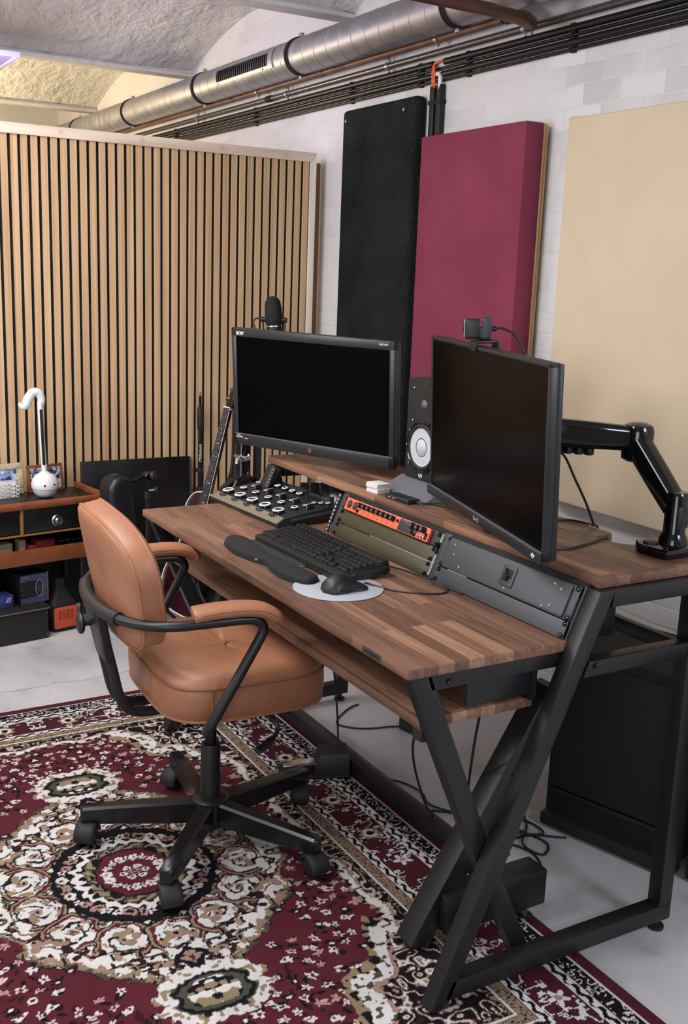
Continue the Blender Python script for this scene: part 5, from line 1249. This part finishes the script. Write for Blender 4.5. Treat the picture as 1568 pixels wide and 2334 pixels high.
# ================================================================ guitars
def guitar():
    yg = 2.36
    ax = Vector((.262, .035, .964)).normalized(); wv = Vector((-.136, .99, 0)); wv = (wv-ax*wv.dot(ax)).normalized(); nn = wv.cross(ax)
    # face normal must look to the left (-x)
    if nn.x > 0: nn = -nn
    N = Vector((.6605, yg, .972))
    G = frame(N, wv if wv.cross(ax).dot(nn) > 0 else -wv, ax, nn)     # x across, y up the neck (0 at the nut), z out of the face
    t = thing('acoustic_guitar', 'dark wine acoustic guitar with white binding leaning behind the desk', 'guitar', G@Vector((0, -.86, -.05)))
    half = [(0, -.36), (.05, -.362), (.10, -.378), (.134, -.42), (.138, -.47), (.122, -.53), (.117, -.575), (.135, -.63), (.172, -.69), (.188, -.745), (.172, -.81), (.12, -.855), (.06, -.868), (0, -.87)]
    P = [Vector((x, y, 0)) for x, y in half]; c = catmull(P, 5)
    out = [(p.x, p.y) for p in c]+[(-p.x, p.y) for p in c[-2:0:-1]]
    B().prism(out, .098, G@Matrix.Translation((0, 0, -.10)), .002).build('body', 'dark_wine', t)
    for z in (-.0015, -.0985): B().tube([G@Vector((x*1.003, -.615+(y+.615)*1.003, z)) for x, y in out], .0028, 8, True, 1).build('binding', 'white_binding', t)
    B().lathe([(.05, 0), (.05, .0008), (.045, .0009)], G@Vector((0, -.50, -.0015)), nn, 36).build('sound_hole', 'black_matte', t)
    B().lathe([(.058, -.0005), (.058, .0007), (.054, .0007)], G@Vector((0, -.50, -.0018)), nn, 36).build('rosette', 'white_binding', t)
    hw = lambda y: .0215+(.0285-.0215)*min(1, -y/.36)
    B().prism([(-hw(0), 0), (-hw(-.45), -.455), (hw(-.45), -.455), (hw(0), 0)], .0055, G@Matrix.Translation((0, 0, .0005)), .0006).build('fretboard', 'black_matte', t)
    for s in (-1, 1): B().tube([G@Vector((s*(hw(0)+.0004), 0, .004)), G@Vector((s*(hw(-.45)+.0004), -.455, .004))], .0012, 6, sub=1).build('neck_binding', 'white_binding', t)
    bb = B(); bb.ringloft([[G@Vector((hw(y)*.96*math.cos(a), y, .0004-.021*math.sin(a))) for a in [PI*k/10 for k in range(11)]] for y in (-.005, -.12, -.24, -.37)]); bb.build('neck', 'dark_wine', t)
    for f in range(1, 19):
        y = -.65*(1-2**(-f/12))
        B().box((-hw(y), y-.0006, .0058), (hw(y), y+.0006, .0068), M=G).build('fret', 'chrome', t)
    for f, xs in ((3, (0,)), (5, (-.004, .004)), (7, (-.011, .011)), (9, (0,)), (12, (-.011, 0, .011)), (15, (0,)), (17, (-.005, .005))):
        y = -.65*(1-2**(-(f-.5)/12))
        for x in xs: B().prism([(0, .0035), (.0032, 0), (0, -.0035), (-.0032, 0)], .0006, G@Matrix.Translation((x, y, .0058))).build('inlay', 'white_binding', t)
    for k in range(6):
        x = -.0165+.0066*k; B().tube([G@Vector((x, 0, .008)), G@Vector((x*1.6, -.65, .012))], .0003, 4, sub=1).build('string', 'grey_print', t)
    B().box((-.0215, 0, .0), (.0215, .005, .0095), .0006, M=G).build('nut', 'white_binding', t)
    Hd = G@Matrix.Rotation(R(-12), 4, 'X')
    B().prism([(-.0215, .003), (.0215, .003), (.033, .03), (.036, .15), (.022, .175), (.0, .165), (-.022, .175), (-.036, .15), (-.033, .03)], .014, Hd@Matrix.Translation((0, 0, -.014)), .002).build('headstock', 'black_gloss', t)
    for s in (-1, 1):
        for k in range(3):
            y = .042+.042*k; p = B().lathe([(.0052, 0), (.0052, .002), (.003, .003), (.003, .008)], Hd@Vector((s*.02, y, .0)), Hd.to_3x3()@Vector((0, 0, 1)), 14).build('tuner_post', 'chrome', t)
            B().cyl(Hd@Vector((s*.034, y, -.008)), Hd@Vector((s*.043, y, -.008)), .002, n=8).build('tuner_shaft', 'brass', p)
            B().box((s*.050-.008, y-.006, -.0115), (s*.050+.008, y+.006, -.0045), .003, M=Hd).build('tuner_button', 'brass', p)
    B().box((-.075, -.735, -.001), (.075, -.705, .006), .004, M=G).build('bridge', 'black_matte', t)
    B().lathe([(.0045, 0), (.0045, .012), (.007, .014), (.006, .02)], G@Vector((-.06, -.366, -.05)), -ax*-1, 12).build('strap_button', 'chrome', t)
    b = B(); zf = .002
    bot = G@Vector((0, -.868, -.05))
    # small floor cradle that carries the guitar
    ts = thing('guitar_stand', 'black tubular floor stand carrying the wine-coloured guitar', 'stand', (bot.x, bot.y, 0))
    for s in (-1, 1):
        B().tube([G@Vector((s*.11, -.87, .02)), G@Vector((s*.11, -.879, -.01)), G@Vector((s*.11, -.879, -.12)), (bot.x+.10, yg+s*.13, .06), (bot.x+.05, yg+s*.16, .012)], .007, 10, sub=4).build('cradle_arm', 'black_steel', ts)
        B().tube([(bot.x+.10, yg+s*.13, .06), (bot.x+.22, yg+s*.10, .012)], .007, 10, sub=1).build('rear_leg', 'black_steel', ts)
    B().tube([(bot.x+.10, yg-.13, .06), (bot.x+.10, yg+.13, .06)], .007, 10, sub=1).build('cross_bar', 'black_steel', ts)
    t = thing('electric_guitar', 'glossy black guitar with a silver edge behind the left monitor', 'guitar', (.60, 2.08, .3))
    y0 = 2.08
    B().tube([(.600, y0, 1.0), (.602, y0, .90), (.600, y0, .76)], .017, 14, sub=3, r2=.026, up=(1, 0, 0)).build('neck', 'black_gloss', t)
    B().tube([(.586, y0-.015, .99), (.588, y0-.015, .88), (.586, y0-.015, .748)], .006, 8, sub=4, r2=.0035).build('silver_edge', 'steel', t)
    o = [(-.02, .74), (.03, .745), (.05, .70), (.03, .62), (.02, .52), (.05, .40), (.03, .27), (-.06, .21), (-.15, .24), (-.19, .35), (-.16, .47), (-.13, .55), (-.12, .63), (-.08, .70)]
    cc = catmull([Vector((x+.61, z, 0)) for x, z in o], 5, True)
    B().prism([(p.x, p.y) for p in cc], .05, XZ(y0+.05), .006).build('body', 'black_gloss', t)
    B().tube([(.575, y0-.004, .73), (.556, y0-.004, .685), (.535, y0-.004, .66), (.515, y0-.004, .62)], .0045, 8, sub=4).build('body_edge', 'steel', t)
    b = B(); b.box((.570, y0-.04, .808), (.606, y0+.02, .832), .006).cyl((.566, y0-.03, .82), (.56, y0-.036, .80), .008, n=12).cyl((.608, y0-.03, .815), (.616, y0-.034, .835), .009, n=12); b.build('capo', 'chrome', t)
    for x, lab in ((.655, 'black soft guitar bag standing nearest the silver-edged guitar'), (.715, 'black soft guitar bag standing farther right of the silver-edged guitar')):
        yb = 2.21 if x < .7 else 2.37
        t = thing('guitar_bag', lab, 'bag', (x, yb, 0), 0, 'guitar bags behind the desk')
        P = [(x, yb, 1.04), (x, yb, .85), (x-.003, yb, .74), (x-.02, yb, .64), (x-.032, yb, .50), (x-.03, yb, .32), (x-.02, yb, .10), (x-.02, yb, .004)]
        wdt = lambda q: .8+.5*min(1, max(0, (q-.35)/.3))
        B().tube(P, .032, 16, sub=5, r2=.045, up=(0, 1, 0), ends=wdt).build('bag_body', 'vinyl_black', t)
        B().tube([(a-.034, b_-.022, c_) for a, b_, c_ in P[:5]], .003, 8, sub=4).build('zip', 'dark_grey', t)
guitar()
# broadcast microphone on a floor stand behind the left monitor
t = thing('broadcast_microphone', 'black broadcast microphone with foam windscreen in a yoke above the left monitor', 'microphone', (.88, 2.4, 1.3))
d = Vector((-.06, .05, 1)).normalized(); o = Vector((.882, 2.4, 1.30))
B().lathe([(.030, .005), (.034, .01), (.036, .03), (.035, .075), (.0315, .10), (.024, .115), (.012, .122), (.002, .124)], o, d, 32).build('windscreen', 'cloth_black', t)
B().lathe([(.0315, .003), (.0325, .0), (.032, .0045)], o, d, 32).build('lower_ring', 'chrome', t)
B().lathe([(.026, -.11), (.03, -.10), (.0315, .003)], o, d, 32).build('microphone_body', 'black_plastic', t)
sx = Vector((.86, -.5, 0)).normalized()
for s in (-1, 1):
    p = o+d*.028+sx*s*.048
    B().cyl(p-sx*s*.016, p+sx*s*.008, .011, n=16, bev=.002).build('yoke_knob', 'black_plastic', t)
B().tube([o+d*.028-sx*.044, o-d*.01-sx*.044, o-d*.05-sx*.03, o-d*.09-sx*.0, o-d*.05+sx*.03, o-d*.01+sx*.044, o+d*.028+sx*.044], .004, 8, sub=6).build('yoke', 'black_steel', t)
B().tube([o+d*.03-sx*.055, o+d*.03-sx*.075, o+d*.01-sx*.085, o-d*.03-sx*.07, o-d*.06-sx*.05], .0035, 8, sub=6).build('cable', 'black_plastic', t)
b0 = o-d*.09
B().tube([b0, (.86, 2.38, 1.15), (.80, 2.33, .93)], .010, 12, sub=4).build('stand_boom', 'black_steel', t)
B().cyl((.735, 2.23, .70), (.735, 2.23, .86), .0165, n=18, bev=.002).build('stand_sleeve', 'dark_grey', t)
B().tube([(.80, 2.33, .93), (.745, 2.245, .88), (.735, 2.23, .82)], .012, 12, sub=4).build('stand_joint', 'black_steel', t)
B().cyl((.735, 2.23, .02), (.735, 2.23, .72), .012, n=16).build('stand_tube', 'black_steel', t)
B().lathe([(.055, 0), (.053, .02), (.03, .03), (.013, .04)], (.735, 2.23, .001), (0, 0, 1), 32).build('stand_base', 'black_steel', t)

# ================================================================ on the floor
t = thing('sustain_pedal', 'black foot pedal with chrome lever at the edge of the rug', 'pedal', (.40, 1.06, .009))
Qp = Matrix.Translation((.405, 1.045, .0092))@Matrix.Rotation(R(158), 4, 'Z')     # local x points from the box to the lever
B().box((-.09, -.05, 0), (.13, .05, .008), .002, M=Qp).build('base_plate', 'rubber', t)
bb = B(); r0 = [(x-.035, y) for x, y in rrect(.11, .098, .008)]; r1 = [(x*.92-.04, y*.86) for x, y in rrect(.10, .098, .008)]
bb.ringloft([[Vector((x, y, z)) for x, y in rr] for rr, z in ((r0, .008), (r0, .03), (r1, .072), ([(x*.96-.0016, y*.96) for x, y in r1], .075))]); bb.build('pedal_housing', 'black_plastic', t, Qp, 40)
B().box((.012, -.02, .032), (.115, .02, .040), .004, 3, M=Qp@Matrix.Rotation(R(4), 4, 'Y')).build('lever', 'chrome', t)
B().tube([Qp@Vector((-.09, .02, .03)), (.52, .98, .02), (.56, .93, .006), (.60, .88, .006), (.62, .80, .006), (.60, .72, .006), (.66, .62, .006)], .003, 8, sub=6).build('cable', 'black_plastic', t)
def fcable(lab, pts, r=.0032): tag(B().tube(pts, r, 8, sub=7).build('floor_cable', 'rubber', None), lab, 'cable')
fcable('black cable hanging from under the desk near its far end, down onto the stretcher', [(.40, 1.10, .62), (.43, 1.08, .50), (.455, 1.06, .30), (.468, 1.05, .12), (.46, 1.045, .06)])
fcable('black cable looping on the concrete near the far left end of the desk', [(.79, 1.46, .004), (.74, 1.44, .005), (.66, 1.38, .004), (.64, 1.33, .004), (.70, 1.27, .004), (.80, 1.24, .005), (.84, 1.22, .004)])
fcable('black cable dropping from the tray front corner and curving across the concrete', [(.16, .12, .60), (.20, .25, .50), (.28, .36, .36), (.42, .50, .16), (.50, .575, .072), (.525, .585, .03), (.535, .62, .006), (.53, .74, .006)])
fcable('thin black cable hanging straight down behind the front leg', [(.30, .14, .61), (.33, .20, .45), (.40, .30, .22), (.50, .40, .08), (.55, .44, .01), (.60, .43, .005), (.64, .40, .005)])
fcable('black cable lying in a loose loop on the concrete behind the slanted leg', [(.56, .62, .004), (.60, .55, .004), (.66, .47, .004), (.70, .38, .004), (.66, .30, .004), (.58, .31, .004), (.56, .38, .004), (.62, .44, .007), (.74, .46, .004), (.84, .40, .004)])
fcable('black cable curling toward the black floor cabinet', [(.72, .55, .004), (.75, .48, .004), (.77, .40, .004), (.72, .36, .004), (.70, .42, .010), (.78, .50, .004), (.83, .58, .004)])
fcable('black cable crossing the others on the concrete beneath the desk', [(.58, .70, .004), (.66, .64, .004), (.74, .60, .004), (.80, .52, .004), (.79, .44, .009), (.72, .47, .012), (.64, .52, .009), (.60, .48, .004)])
t = thing('power_adapter', 'black power adapter brick on the concrete under the desk', 'adapter', (.80, 1.22, 0))
B().box((-.045, -.035, .001), (.045, .035, .05), .008, 3, M=Matrix.Translation((.86, 1.20, 0))@Matrix.Rotation(R(15), 4, 'Z')).build('brick', 'black_plastic', t)
def cab(lab, A, ang, wd, dp, hh, bars):
    Qc = Matrix.Translation((A[0], A[1], 0))@Matrix.Rotation(R(ang), 4, 'Z')       # x along the front, y to the back
    t = thing('floor_cabinet', lab, 'cabinet', (A[0], A[1], 0), R(ang))
    B().box((0, .012, .03), (wd, dp, hh), .006, 3, M=Qc).build('cabinet_box', 'black_matte', t)
    B().box((.02, .0, .13), (wd-.02, .014, hh-.03), .003, M=Qc).build('front_cloth', 'cloth_black', t)
    B().box((.0, -.014, .008), (wd, .05, .045), .005, M=Qc).build('base_runner', 'rubber', t)
    B().box((.02, .002, .112), (wd-.02, .016, .122), .002, M=Qc).build('trim_bar', 'black_plastic', t)
    for x in (.05, wd-.05):
        for y in (.05, dp-.05): B().lathe([(.02, 0), (.018, .012), (.01, .035)], Qc@Vector((x, y, .0005)), (0, 0, 1), 16).build('foot', 'rubber', t)
    b = B()
    for sx in (0, wd):
        for sy in (.012, dp): b.sphere(Qc@Vector((sx, sy, hh)), .014, u=12, v=8)
    b.build('corner_guard', 'black_plastic', t)
cab('large black floor cabinet with base runner standing behind the desk legs', (.835, .50), -73, .40, .34, .545, True)
cab('black floor cabinet cut off by the right picture edge behind the rear desk post', (.99, .10), -80, .55, .34, .60, True)
